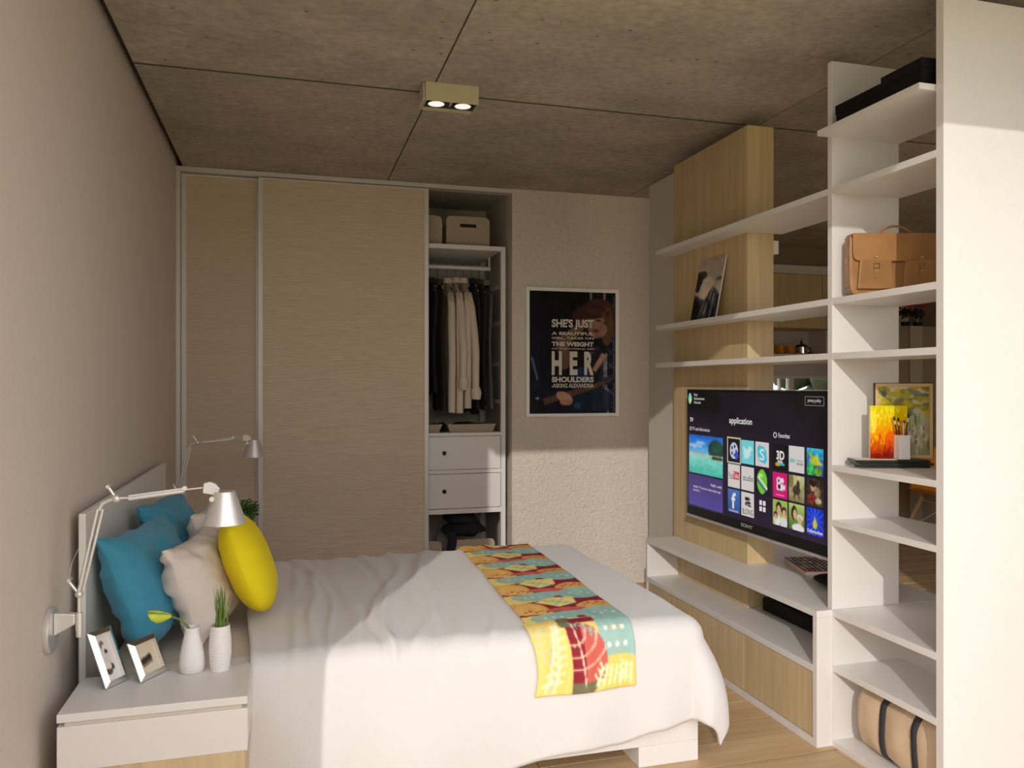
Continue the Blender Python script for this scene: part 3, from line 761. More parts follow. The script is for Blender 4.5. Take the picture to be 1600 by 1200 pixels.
t = thing('bottle_vase', 'white bottle vase holding a green calla lily', 'vase', (-0.262, 2.425, 0.4805))
obj('vase_body', MB().lathe([(0.0001, .4805), (.028, .4805), (.033, .487), (.0345, .505), (.033, .53), (.027, .56), (.0215, .585), (.0195, .60), (.0215, .608), (.0195, .6085), (.0175, .60), (.0185, .585), (.0001, .58)], (-0.262, 2.425, 0), 36), M['ceramic'], t, smooth=60)
f = thing('calla_lily', 'single yellow green calla lily leaning left from bottle vase', 'flower', (-0.262, 2.425, 0.586))
obj('stem', MB().tube([(-0.260, 2.425, .586), (-0.272, 2.425, .608), (-0.292, 2.42, .632), (-0.318, 2.418, .645)], .0028, 8), M['grass'], f, smooth=True)
def spathe(u, v):
    an = u * 2 * PI * 0.97; r = 0.0035 + 0.019 * v ** 0.8 * (1 - 0.42 * max(0, v - .6)) * (1 + .25 * math.cos(an)); L = 0.045 * v * (1 + .38 * math.cos(an) * v)
    d = Vector((-0.93, -0.1, -0.10 + .1 * v)); sx_ = Vector((0.15, -0.5, 0.85)); sy_ = d.cross(sx_).normalized(); sx_ = sy_.cross(d).normalized()
    return Vector((-0.315, 2.418, .646)) + d.normalized() * L + sx_ * r * math.cos(an) + sy_ * r * math.sin(an)
sp = obj('spathe', MB().grid(26, 12, spathe), M['lily'], f, smooth=True); so = sp.modifiers.new('solid', 'SOLIDIFY'); so.thickness = .0012
obj('spadix', MB().tube([(-0.318, 2.418, .646), (-0.35, 2.415, .644)], [.003, .002], 8), M['yellow'], f, smooth=True)

t = thing('ribbed_vase', 'ribbed white cylindrical vase holding tall green grass', 'vase', (-0.186, 2.420, 0.4805))
prof = [(.0001, .4805), (.026, .4805)]
for q_ in range(24):
    z_ = .4835 + q_ * .0052; k_ = q_ / 23; rb = .0262 + .0045 * math.sin(k_ * PI) ; prof += [(rb + .0006, z_), (rb - .0006, z_ + .0026)]
prof += [(.0262, .6085), (.0238, .6085), (.0225, .59), (.0001, .588)]
obj('vase_body', MB().lathe(prof, (-0.186, 2.420, 0), 36), M['ceramic'], t, smooth=30)
gs = MB(); r3 = random.Random(5)
for i in range(46):
    a_ = r3.uniform(0, 6.28); q_ = r3.uniform(0, .018); x_, y_ = -0.186 + q_ * math.cos(a_), 2.42 + q_ * math.sin(a_)
    hh = r3.uniform(.07, .135); lx, ly = r3.uniform(-.012, .012) + (x_ + .186) * .5, r3.uniform(-.01, .01)
    gs.tube([(x_, y_, .5885), (x_ + lx * .3, y_ + ly * .3, .59 + hh * .5), (x_ + lx, y_ + ly, .59 + hh)], [.0019, .0015, .0003], 5)
g_ = obj('grass_tuft', gs, M['grass'], None, smooth=True, kind='stuff'); tag(g_, 'tuft of upright green grass blades in the ribbed white vase', 'plant')

t = thing('potted_plant', 'small bushy green plant in white pot behind lamp shade', 'plant', (-0.195, 4.13, 0.4805))
obj('pot', MB().lathe([(.0001, .4805), (.036, .4805), (.044, .62), (.041, .62), (.036, .60), (.0001, .60)], (-0.195, 4.13, 0), 30), M['ceramic'], t, smooth=40)
lf = MB(); r3 = random.Random(9)
for i in range(520):
    d_ = Vector((r3.gauss(0, 1), r3.gauss(0, 1), r3.gauss(0, 1))).normalized() * r3.uniform(.35, 1) ; c_ = Vector((-0.200, 4.13, .675)) + Vector((d_.x * .07, d_.y * .06, d_.z * .058))
    n_ = Vector((r3.gauss(0, 1), r3.gauss(0, 1), r3.gauss(0, 1))).normalized(); a_ = n_.orthogonal().normalized(); b_ = n_.cross(a_); L = r3.uniform(.007, .013)
    lf.add([c_ - a_ * L, c_ - b_ * L * .45 + n_ * .001, c_ + a_ * L, c_ + b_ * L * .45 + n_ * .001, c_ - n_ * .0012], [(0, 1, 2, 3), (0, 4, 1), (1, 4, 2), (2, 4, 3), (3, 4, 0)])
obj('foliage', lf, M['leaf'], t, kind='stuff')
obj('stems', MB().tube([(-.195, 4.13, .60), (-.2, 4.13, .66)], .004, 6).tube([(-.19, 4.125, .60), (-.17, 4.12, .66)], .003, 6).tube([(-.2, 4.135, .60), (-.23, 4.14, .66)], .003, 6), M['leaf'], t)
t = thing('alarm_clock', 'small grey box shaped clock beside the potted plant', 'clock', (-0.13, 4.08, 0.4805))
obj('clock_body', B(-.152, -.108, 4.06, 4.10, .4805, .54), M['aludark'], t, .003)
obj('clock_face', B(-.148, -.112, 4.0585, 4.0598, .486, .535), M['offwhite'], t)

# ------------------------------------------------------------------ television
TX = 1.94
t = thing('television', 'large flat television showing an application menu on oak column', 'television', (1.96, 3.05, 0.965))
obj('bezel', MB().prism([(2.505, .655), (3.598, .655), (3.598, 1.276), (2.505, 1.276)], TX, TX + 0.028, 'x'), M['black'], t, 0.003)
obj('bottom_trim', B(TX - 0.006, TX + 0.03, 2.503, 3.600, 0.643, 0.6545), M['alubrush'], t, 0.002)
obj('edge_trim', MB().box(TX + .004, TX + .024, 3.5985, 3.6025, .655, 1.278).box(TX + .004, TX + .024, 2.505, 3.6025, 1.2765, 1.2795), M['alubrush'], t)
obj('wall_mount', B(TX + 0.0285, 1.9995, 3.20, 3.58, 0.80, 1.14), M['black'], t)
SX = TX - 0.0012
def scr(Y0, Y1, z0, z1, dx=0.0): return lambda u, v: (SX - dx, Y0 + (Y1 - Y0) * u, z1 + (z0 - z1) * v)
def tf(dx): return lambda a, b: (SX - dx, a, b)
Ps = Paint(66, 36, (20, 15, 24)); Ps.grad((14, 11, 16), (44, 30, 52)); Ps.ell(.42, .45, .5, .5, (38, 24, 46), .4); Ps.rect(0, .27, .72, 1, (70, 60, 104), .6); Ps.rect(0, .29, .0, .18, (10, 9, 10)); Ps.blur(3)
scrn = painted('screen', Ps, scr(3.588, 2.515, 0.697, 1.266), M['screenpix'], t)
# beach picture
P = Paint(60, 38, (30, 120, 200)); P.grad((22, 100, 205), (120, 200, 235), 0, .50); P.grad((150, 225, 215), (70, 190, 165), .5, 1)
P.ell(.18, .28, .22, .05, (230, 240, 250), .5); P.ell(.35, .2, .15, .04, (230, 240, 250), .5); P.ell(.80, .32, .22, .24, (18, 60, 70)); P.ell(.86, .30, .18, .16, (30, 80, 60)); P.rect(0, 1, .48, .53, (200, 200, 150)); P.ell(.84, .54, .16, .05, (60, 60, 40))
P.noise(14, 16, 2).blur(1)
painted('picture_tile', P, scr(3.572, 3.254, 0.865, 1.053, .0008), M['screenpix'], t)
P = Paint(40, 22, (74, 62, 130)); P.grad((70, 60, 118), (92, 78, 160)); P.blur(1)
painted('banner_tile', P, scr(3.572, 3.254, 0.705, 0.857, .0008), M['screenpix'], t)
C1, C2, C3, C4, C5, C6 = 3.209, 3.099, 2.989, 2.862, 2.753, 2.639
R1, R2, R3 = 1.056, 0.940, 0.827
WH = (222, 216, 212)
def tile(Y, Z, P): return painted('app_tile', P, scr(Y, Y - .099, Z - .104, Z, .0010), M['screenpix'], t)
n_ = 30
P = Paint(n_, n_, (22, 20, 28)); P.ell(.5, .52, .34, .36, (200, 205, 235))
for q_ in range(5): P.ell(.5 + .19 * math.cos(q_ * 1.256), .52 + .2 * math.sin(q_ * 1.256), .065, .07, (24, 22, 40))
P.ell(.72, .7, .14, .2, (60, 80, 200)); tile(C1, R1, P)
obj('highlight_frame', MB().box(SX - .0014, SX - .0006, C1 - .106, C1 + .007, R1, R1 + .007).box(SX - .0014, SX - .0006, C1 - .106, C1 + .007, R1 - .112, R1 - .105).box(SX - .0014, SX - .0006, C1, C1 + .007, R1 - .105, R1).box(SX - .0014, SX - .0006, C1 - .106, C1 - .099, R1 - .105, R1), mat('menu_highlight', (.02, .02, .02), .4, emit=(.55, .50, .33), estr=.8), t)
P = Paint(n_, n_, (120, 216, 224)); P.ell(.45, .55, .26, .2, (205, 240, 242)); P.ell(.68, .36, .13, .13, (205, 240, 242)); P.poly([(.12, .25), (.5, .42), (.4, .62), (.2, .52)], (205, 240, 242)); P.poly([(.78, .3), (.94, .34), (.8, .42)], (205, 240, 242)); P.poly([(.15, .8), (.4, .62), (.55, .75)], (205, 240, 242)); P.blur(1); tile(C2, R1, P)
P = Paint(n_, n_, WH); P.ell(.5, .5, .33, .33, (70, 200, 225)); P.ell(.34, .34, .2, .2, (70, 200, 225)); P.ell(.66, .66, .2, .2, (70, 200, 225)); P.blur(1); tile(C3, R1, P)
text('tile_text', 'S', (C3 - .032, C3 - .068, R1 - .078, R1 - .028), tf(.0016), M['screentext'], t, .02)
P = Paint(n_, n_, WH); P.rect(.42, .92, .3, .62, (206, 62, 62)); P.blur(1); tile(C1, R2, P)
dk = mat('screen_dark_text', (.01, .01, .01), .4)
text('tile_text', 'You', (C1 - .006, C1 - .040, R2 - .068, R2 - .036), tf(.0016), dk, t)
text('tile_text', 'Tube', (C1 - .045, C1 - .088, R2 - .060, R2 - .036), tf(.0016), M['screentext'], t)
P = Paint(n_, n_, WH); tile(C2, R2, P); text('tile_text', 'studio', (C2 - .014, C2 - .094, R2 - .062, R2 - .036), tf(.0016), dk, t)
P = Paint(n_, n_, (24, 20, 30)); P.ell(.5, .5, .38, .5, (120, 205, 60)); P.line(.2, .3, .85, .75, .05, (225, 240, 215)); P.line(.15, .45, .75, .85, .04, (60, 90, 170)); P.ell(.4, .25, .16, .1, (190, 240, 120)); P.blur(1); tile(C3, R2, P)
P = Paint(n_, n_, (66, 104, 178)); P.grad((76, 118, 192), (54, 88, 158)); tile(C1, R3, P); text('tile_text', 'f', (C1 - .030, C1 - .066, R3 - .086, R3 - .014), tf(.0016), M['screentext'], t, .03)
text('tile_text', 'facebook', (C1 - .012, C1 - .088, R3 - .101, R3 - .090), tf(.0016), M['screentext'], t)
P = Paint(n_, n_, WH); P.poly([(.28, .2), (.6, .2), (.75, .34), (.35, .36)], (20, 20, 20)); P.poly([(.35, .4), (.7, .36), (.8, .56), (.28, .54)], (20, 20, 20)); P.line(.3, .38, .8, .3, .02, WH); P.line(.4, .47, .75, .5, .02, WH); P.blur(1); tile(C2, R3, P)
text('tile_text', 'BLONG', (C2 - .010, C2 - .092, R3 - .096, R3 - .072), tf(.0016), dk, t)
fb = MB()
for a_ in (0, 1):
    for b_ in (0, 1): fb.box(SX - .0016, SX - .0010, 2.958 - a_ * .026 - .018, 2.958 - a_ * .026, .788 - b_ * .026 - .0, .788 - b_ * .026 + .020)
obj('menu_icon', fb, M['screentext'], t)
P = Paint(n_, n_, (12, 12, 14)); P.ell(.35, .8, .2, .07, (230, 170, 40)); P.ell(.62, .78, .2, .07, (70, 190, 200)); P.ell(.5, .68, .2, .06, (200, 210, 210)); P.blur(1); tile(C4, R1, P)
text('tile_text', '3D', (C4 - .026, C4 - .080, R1 - .064, R1 - .026), tf(.0016), M['screentext'], t, .04)
P = Paint(n_, n_, WH); P.rect(.08, .4, .5, .62, (120, 200, 190)); P.rect(.5, .92, .52, .58, (150, 150, 150)); P.rect(.5, .92, .64, .7, (150, 150, 150)); P.blur(1); tile(C5, R1, P)
P = Paint(n_, n_, (20, 150, 200)); P.grad((60, 190, 220), (20, 70, 150)); P.ell(.5, .45, .3, .2, (170, 190, 50)); P.line(.2, .2, .45, .4, .06, (200, 200, 70)); P.line(.6, .5, .85, .55, .06, (200, 180, 50)); P.ell(.25, .8, .25, .25, (60, 180, 90)); P.ell(.7, .85, .2, .2, (120, 160, 40)); P.noise(40, 9, 5).blur(1); tile(C6, R1, P)
P = Paint(n_, n_, (216, 24, 112)); P.ell(.42, .32, .16, .14, (240, 230, 235)); P.ell(.66, .3, .12, .11, (240, 230, 235)); P.rect(.28, .72, .42, .7, (240, 230, 235)); P.poly([(.72, .52), (.88, .42), (.88, .7), (.72, .6)], (240, 230, 235)); P.ell(.45, .55, .1, .09, (40, 20, 30)); P.ell(.42, .32, .06, .05, (40, 20, 30)); P.rect(.2, .8, .86, .9, (240, 210, 225)); P.blur(1); tile(C4, R2, P)
P = Paint(n_, n_, (190, 180, 130)); P.grad((205, 200, 150), (140, 125, 80)); P.ell(.5, .55, .25, .18, (70, 55, 40)); P.ell(.6, .35, .1, .18, (60, 45, 35)); P.line(.4, .6, .36, .85, .03, (60, 50, 40)); P.line(.62, .6, .66, .85, .03, (60, 50, 40)); P.ell(.1, .2, .2, .3, (120, 120, 60)); P.noise(20, 8, 6).blur(1); tile(C5, R2, P)
P = Paint(n_, n_, (60, 48, 36)); P.ell(.4, .3, .16, .18, (205, 150, 120)); P.ell(.4, .18, .2, .12, (40, 24, 18)); P.ell(.65, .5, .2, .2, (150, 120, 90)); P.ell(.3, .75, .25, .18, (130, 40, 40)); P.ell(.7, .8, .2, .12, (190, 170, 130)); P.noise(30, 9, 7).blur(1); tile(C6, R2, P)
P = Paint(n_, n_, (170, 190, 90)); P.ell(.3, .75, .22, .3, (235, 232, 228)); P.ell(.75, .85, .24, .24, (225, 225, 225)); P.ell(.42, .3, .2, .24, (42, 28, 22)); P.ell(.42, .4, .14, .2, (222, 170, 140)); P.ell(.78, .42, .17, .2, (50, 30, 22)); P.ell(.78, .5, .12, .17, (224, 176, 148)); P.ell(.2, .62, .13, .16, (60, 36, 26)); P.ell(.2, .68, .1, .12, (220, 170, 140)); P.blur(1); tile(C4, R3, P)
P = Paint(n_, n_, (120, 160, 70)); P.grad((190, 210, 120), (70, 110, 40)); P.ell(.35, .35, .18, .28, (50, 32, 22)); P.ell(.4, .4, .12, .2, (222, 176, 140)); P.ell(.72, .5, .2, .12, (235, 228, 205)); P.ell(.72, .62, .13, .18, (222, 176, 140)); P.ell(.6, .9, .4, .16, (235, 235, 230)); P.blur(1); tile(C5, R3, P)
P = Paint(n_, n_, (22, 50, 200))
for q_ in range(12): P.line(.5, .45, .5 + .7 * math.cos(q_ * .5236), .45 + .7 * math.sin(q_ * .5236), .022, (70, 110, 235))
P.ell(.5, .6, .13, .16, (226, 200, 60)); P.poly([(.42, .52), (.5, .3), (.58, .52)], (226, 200, 60)); P.blur(1); tile(C6, R3, P)
text('tile_text', 'Dailymotion', (C6 - .004, C6 - .096, R3 - .100, R3 - .082), tf(.0016), M['screentext'], t, .02)
text('screen_text', 'application', (3.198, 3.014, 1.116, 1.153), tf(.0016), M['screentext'], t, .015)
text('screen_text', 'tv', (3.562, 3.530, 1.116, 1.140), tf(.0016), M['screentext'], t, .01)
text('screen_text', 'TV and information', (3.540, 3.370, 1.074, 1.091), tf(.0016), M['screentext'], t)
text('screen_text', 'Favorites', (2.822, 2.746, 1.083, 1.102), tf(.0016), M['screentext'], t, .01)
text('screen_text', 'privacy policy', (2.632, 2.553, 1.229, 1.246), tf(.0016), M['screentext'], t)
text('screen_text', 'Sony\nEntertainment\nNetwork', (3.522, 3.420, 1.206, 1.258), tf(.0016), M['screentext'], t)
text('screen_text', 'Netflix  watch', (3.36, 3.262, .816, .830), tf(.0016), M['screentext'], t)
text('screen_text', 'Netflix: TV personal subscription app\nstream it', (3.528, 3.274, .776, .804), tf(.0016), M['screentext'], t)
text('brand_text', 'SONY', (3.101, 3.008, 0.672, 0.688), tf(.0016), M['silverink'], t, .03)
def ring(Y, Z, r, rx=1.0): return MB().lathe([(r * .72, 0), (r, 0), (r, .0006), (r * .72, .0006)], (SX - .0016, Y, Z), 26, Matrix.Rotation(R(90), 3, 'Y'), closed=True)
obj('menu_icon', ring(2.846, 1.092, .012), M['screentext'], t); obj('menu_icon', ring(3.556, 1.082, .009), M['screentext'], t)
P = Paint(16, 22, (20, 18, 22)); P.ell(.5, .5, .5, .5, (150, 220, 190)); P.ell(.6, .6, .3, .3, (230, 225, 120)); P.ell(.35, .35, .2, .25, (80, 200, 230)); P.blur(1)
painted('menu_icon', P, scr(3.580, 3.546, 1.204, 1.258, .0010), M['screenpix'], t)
ln = MB()
for a_, b_, c_, d_ in ((2.650, 2.536, 1.2525, 1.2545), (2.650, 2.536, 1.219, 1.221), (2.650, 2.648, 1.219, 1.2545), (2.538, 2.536, 1.219, 1.2545)): ln.box(SX - .0014, SX - .0008, b_, a_, c_, d_)
obj('button_outline', ln, mat('screen_grey_line', (.02, .02, .02), .4, emit=(.25, .24, .24), estr=.8), t)

# ------------------------------------------------------------------ poster on the wall
t = thing('framed_poster', 'white framed dark concert poster with large lettering on back wall', 'poster', (1.76, 4.76, 1.1))
FY = 4.750
for a in (B(1.441, 1.464, FY, 4.769, 1.097, 1.9155), B(2.048, 2.071, FY, 4.769, 1.097, 1.9155), B(1.4645, 2.0475, FY, 4.769, 1.097, 1.1165), B(1.4645, 2.0475, FY, 4.769, 1.8935, 1.9155)):
    obj('frame_side', a, M['framewhite'], t, .001)
P = Paint(112, 150, (14, 12, 20)); P.grad((12, 10, 16), (18, 18, 34))
P.rect(.0, .12, .3, .8, (22, 26, 52), .5); P.line(.03, .55, .09, .72, .012, (120, 130, 150), .7, 1.33)
for xa, ya, yb, cc in ((.70, .0, .1, (120, 118, 120)), (.86, .0, .95, (128, 122, 120)), (.88, .5, .98, (150, 146, 142)), (.74, .62, .98, (170, 164, 158)), (.97, .02, 1, (74, 76, 92)), (.9, .8, 1, (168, 160, 154))): P.rect(xa, xa + .022, ya, yb, cc)
for q_ in range(6): P.line(.86, .32 + q_ * .11, .99, .42 + q_ * .11, .007, (84, 92, 116), .8, 1.33); P.line(.99, .34 + q_ * .11, .86, .46 + q_ * .11, .006, (70, 80, 104), .8, 1.33)
P.rect(.74, .86, .55, .95, (26, 50, 86), .8)
P.ell(.62, .62, .2, .2, (14, 13, 18)); P.ell(.68, .46, .22, .13, (16, 15, 22)); P.ell(.45, .50, .2, .18, (20, 16, 20))
P.ell(.76, .50, .07, .035, (26, 24, 34)); P.rect(.70, .80, .455, .47, (96, 60, 54), .8); P.rect(.66, .74, .495, .505, (130, 120, 116), .6)
P.ell(.80, .20, .22, .15, (66, 40, 28)); P.ell(.60, .17, .08, .05, (84, 22, 26)); P.ell(.90, .28, .08, .16, (92, 64, 42)); P.ell(.55, .19, .06, .05, (60, 24, 24))
P.ell(.79, .26, .125, .115, (146, 110, 90), rot=.3); P.ell(.77, .33, .08, .05, (140, 100, 84)); P.ell(.72, .16, .18, .06, (58, 34, 26)); P.line(.68, .15, .90, .17, .03, (70, 44, 30), 1, 1.33); P.line(.86, .17, .94, .34, .02, (90, 60, 40), 1, 1.33)
P.ell(.80, .235, .03, .008, (40, 26, 24)); P.ell(.88, .255, .02, .008, (40, 26, 24)); P.ell(.77, .318, .035, .013, (104, 34, 34)); P.line(.84, .24, .83, .285, .008, (116, 84, 70), 1, 1.33)
P.poly([(.30, .40), (.62, .22), (.66, .28), (.45, .44), (.46, .62), (.38, .64)], (110, 84, 72)); P.ell(.40, .55, .07, .09, (104, 80, 70)); P.poly([(.84, .50), (.90, .52), (.77, .66), (.72, .64)], (176, 130, 102))
P.ell(.6, .72, .14, .1, (30, 60, 96), .8); P.ell(.7, .9, .26, .14, (24, 36, 58), .8)
P.line(.06, .94, .98, .73, .020, (26, 22, 24), 1, 1.33); P.poly([(.10, .89), (.86, .73), (.87, .77), (.12, .945)], (112, 82, 66))
for q_ in range(26): P.line(.13 + q_ * .028, .885 - q_ * .0060, .14 + q_ * .028, .94 - q_ * .0064, .0045, (34, 24, 24), 1, 1.33)
P.ell(.08, .92, .08, .07, (22, 20, 26)); P.poly([(.84, .71), (.97, .68), (.99, .72), (.87, .77)], (60, 56, 60)); P.ell(.40, .87, .10, .045, (184, 136, 116), rot=.3); P.ell(.42, .91, .07, .025, (176, 120, 106)); P.ell(.09, .875, .02, .012, (160, 150, 140)); P.ell(.55, .94, .04, .03, (40, 70, 96))
P.noise(8, 24, 8).blur(1)
painted('print', P, lambda u, v: (1.4645 + u * .583, FY + .006, 1.893 - v * .776), M['paint'], t, mul=1.05)
pf = lambda a, b: (a, FY + .0045, b)
IX0, IX1 = 1.612, 1.897
for body, z0, z1, bo in (("SHE'S JUST", 1.650, 1.718, .035), ('A BEAUTIFUL', 1.616, 1.636, .03), ("GIRL, TAKES ON", 1.587, 1.604, .02), ('THE WEIGHT', 1.544, 1.573, .045), ('OF THE WORLD ON', 1.524, 1.533, .02), ('SHOULDERS', 1.315, 1.350, .045), ('-ASKING ALEXANDRIA', 1.280, 1.307, .02)):
    text('lettering', body, (IX0, IX1, z0, z1), pf, M['inkwhite'], t, bo)
for ch, a, b in (('H', 1.612, 1.680), ('E', 1.733, 1.786), ('R', 1.832, 1.897)): text('lettering', ch, (a, b, 1.361, 1.512), pf, M['inkwhite'], t, .05)

# ------------------------------------------------------------------ ceiling spotlight
t = thing('ceiling_spotlight', 'beige rectangular twin spotlight fixed to the concrete ceiling', 'ceiling light', (0.648, 3.235, 2.528))
x0, x1, y0, y1, z0, z1 = .538, .758, 3.172, 3.290, 2.452, 2.5275
obj('housing', MB().box(x0, x1, y0, y0 + .004, z0, z1).box(x0, x1, y1 - .004, y1, z0, z1).box(x0, x0 + .004, y0 + .004, y1 - .004, z0, z1).box(x1 - .004, x1, y0 + .004, y1 - .004, z0, z1), mat('spot_housing', (.52, .46, .28), .4), t)
obj('side_cap', MB().prism([(y0 + .002, z0 + .002), (y1 - .002, z0 + .002), (y1 - .02, z1 - .001), (y0 + .006, z1 - .001)], x0 - .010, x0 - .0003, 'x'), M['alubrush'], t, .004)
obj('baffle', B(x0 + .0045, x1 - .0045, y0 + .0045, y1 - .0045, z0 + .012, z0 + .022), M['black'], t)
obj('divider', B(.645, .650, y0 + .005, y1 - .06, z0 + .002, z0 + .0118), M['alu'], t)
for xc in (.592, .704):
    lr = obj('lamp_ring', MB().lathe([(.034, 0), (.039, 0), (.039, .004), (.034, .004)], (xc, 3.231, z0 + .0075), 32, closed=True), M['black'], t)
    obj('lens', MB().lathe([(.0001, 0), (.0338, 0), (.0338, .003), (.0001, .003)], (xc, 3.231, z0 + .0080), 32), M['lamp'], lr)

# ------------------------------------------------------------------ wardrobe interior
t = thing('wardrobe_organiser', 'white open wardrobe organiser with shelves, rail and two drawers', 'wardrobe', (0.95, 5.1, 0))
XL, XR, YF, YK = 0.57, 1.300, 4.83, 5.42
for a in (XL - .029, XR):
    obj('upright', B(a, a + .029, YF, YF + .030, 0, 2.172), M['white'], t)
    obj('upright', B(a, a + .029, YK - .03, YK, 0, 2.172), M['white'], t)
    for z in (1.93, 1.695, 1.435, 1.19, .05): obj('rung', B(a + .006, a + .022, YF + .0305, YK - .0305, z - .012, z + .012), M['white'], t)
obj('shelf', B(XL, XR, YF, YK, 2.144, 2.172), M['white'], t)
obj('shelf', B(XL, XR, YF, YK, .980, 1.000), M['white'], t)
obj('shelf', B(XL, XR, YF + .01, YK, .746, .769), M['white'], t)
obj('shelf', B(XL, XR, YF, YK, .497, .527), M['white'], t)
obj('shelf', B(XL, XR, YF, YK, .010, .030), M['white'], t)
obj('drawer_back', B(XL, XR, YK - .02, YK, .528, .979), M['white'], t)
for z0_, z1_ in ((.772, .977), (.530, .743)):
    d_ = obj('drawer', B(XL + .003, XR - .003, YF + .002, YF + .02, z0_, z1_), M['white'], t, .0015)
    obj('finger_hole', MB().lathe([(.0001, 0), (.0135, 0), (.0135, .0008), (.0001, .0008)], (.936, YF + .0016, (z0_ + z1_) / 2 + .0), 26, Matrix.Rotation(R(90), 3, 'X')), M['black'], d_)
obj('clothes_rail', MB().tube([(XL + .001, 5.08, 2.066), (1.292, 5.08, 2.066)], .0135, 18), M['white'], t, smooth=40)
obj('rail_hanger', B(1.280, 1.291, 5.074, 5.086, 2.08, 2.1435), M['white'], t)


def storage_box(label, x0, x1, z0, h, y0, dep, group):
    t = thing('storage_box', label, 'box', ((x0 + x1) / 2, y0 + dep / 2, z0), group=group)
    r = .032; pts = [(x0, z0), (x1, z0)]
    for k_ in range(7): a_ = PI / 2 * k_ / 6; pts.append((x1 - r + r * math.cos(a_), z0 + h - r + r * math.sin(a_)))
    for k_ in range(7): a_ = PI / 2 + PI / 2 * k_ / 6; pts.append((x0 + r + r * math.cos(a_), z0 + h - r + r * math.sin(a_)))
    obj('front_panel', MB().prism(pts, y0, y0 + .008, 'y'), M['box'], t)
    obj('back_panel', MB().prism(pts, y0 + dep - .008, y0 + dep, 'y'), M['box'], t)
    for a in (x0, x1 - .008): obj('side_panel', B(a, a + .008, y0 + .008, y0 + dep - .008, z0, z0 + h * .72), M['box'], t)
    obj('bottom', B(x0 + .008, x1 - .008, y0 + .008, y0 + dep - .008, z0, z0 + .008), M['box'], t)
    cx = (x0 + x1) / 2 + .0
    obj('slot_shade', B(cx - .052, cx + .052, y0 - .001, y0 + .0005, z0 + h * .64, z0 + h * .64 + .022), M['black'], t)  # black plate in place of an opening, painting the shade inside it
    return t


storage_box('beige fibre box with dark handle slot above the hanging clothes', .962, 1.243, 2.1725, .192, 4.90, .34, 'beige wardrobe boxes')
storage_box('beige fibre box cut off by wardrobe door edge on the top shelf', .652, .936, 2.1725, .188, 4.90, .34, 'beige wardrobe boxes')
storage_box('beige box of dark clothes at the bottom of the wardrobe', .965, 1.272, .0305, .292, 4.88, .36, 'beige wardrobe boxes')
storage_box('beige box at wardrobe bottom partly behind the sliding door', .655, .930, .0305, .292, 4.88, .36, 'beige wardrobe boxes')


def lump(c, rx, ry, rz, seed, amp=.25, seg=28):
    b = MB().ball((0, 0, 0), 1, seg); out = []
    for v in b.v:
        n_ = 1 + amp * ns3(v[0] * 1.6 + seed, v[1] * 1.6, v[2] * 1.6) + amp * .5 * ns3(v[0] * 4 + seed, v[1] * 4, v[2] * 4)
        out.append((c[0] + v[0] * rx * n_, c[1] + v[1] * ry * n_, c[2] + max(-.75, v[2]) * rz * n_))
    b.v = out; return b


for i, (c_, a_, lb) in enumerate((((1.10, 5.04, .365), (.13, .12, .055), 'folded black garment lying lowest in the bottom box'), ((1.08, 5.03, .440), (.10, .11, .05), 'crumpled black garment on top of the bottom box pile'))):
    tag(obj('folded_clothes', lump(c_, *a_, seed=i * 5 + 2), M['darkcloth'], smooth=True), lb, 'clothes', 'clothes piled in the bottom box')
sl = MB().grid(8, 14, lambda u, v: (.955 + .05 * u + .012 * math.sin(v * 7), 4.872 - .012 * math.sin(u * 3.1) - .006 * math.sin(v * 9), .38 - .27 * v))
o_ = obj('hanging_sleeve', sl, M['darkcloth'], smooth=True); so = o_.modifiers.new('solid', 'SOLIDIFY'); so.thickness = .008
tag(o_, 'black sleeve drooping over the left corner of bottom box', 'clothes', 'clothes piled in the bottom box')


def tray(label, x0, x1, z0, group):
    t = thing('wardrobe_tray', label, 'tray', ((x0 + x1) / 2, 5.05, z0), group=group)
    f = .018; h = .050
    def ringpts(g, z): return [(x0 - g, 4.90 - g, z), (x1 + g, 4.90 - g, z), (x1 + g, 5.20 + g, z), (x0 - g, 5.20 + g, z)]
    o1, o2, i2, i1 = ringpts(0, z0), ringpts(f, z0 + h), ringpts(f - .006, z0 + h), ringpts(-.006, z0 + .006)
    fs = []
    for k_ in range(4):
        n1 = (k_ + 1) % 4
        fs += [(k_, n1, 4 + n1, 4 + k_), (4 + k_, 4 + n1, 8 + n1, 8 + k_), (8 + k_, 8 + n1, 12 + n1, 12 + k_)]
    fs += [(3, 2, 1, 0), (12, 13, 14, 15)]
    obj('tray_body', MB().add(o1 + o2 + i2 + i1, fs), M['box'], t)
    obj('contents', lump(((x0 + x1) / 2, 5.05, z0 + .03), (x1 - x0) * .42, .12, .026, 4), M['darkcloth'], t, smooth=True)
    return t


tray('wide shallow beige tray under hanging shirts', .985, 1.262, 1.0005, 'shallow trays on the drawer unit')
tray('shallow beige tray mostly hidden by the wardrobe door edge', .66, .915, 1.0005, 'shallow trays on the drawer unit')
bt = MB().tube([(.945 + .0 * k_, 4.905 + .002 * math.sin(k_), 1.008 + .006 * (k_ % 2)) for k_ in range(2)], .006, 8)
cc = [(.948 + .012 * math.cos(k_ / 20 * 2 * PI), 4.935, 1.030 + .024 * math.sin(k_ / 20 * 2 * PI)) for k_ in range(21)]
tag(obj('rolled_belt', MB().tube(cc, .007, 8).tube([(x_, 4.955, z_) for x_, _, z_ in cc], .008, 8), M['black'], smooth=True), 'rolled black belt standing between the two trays', 'belt')


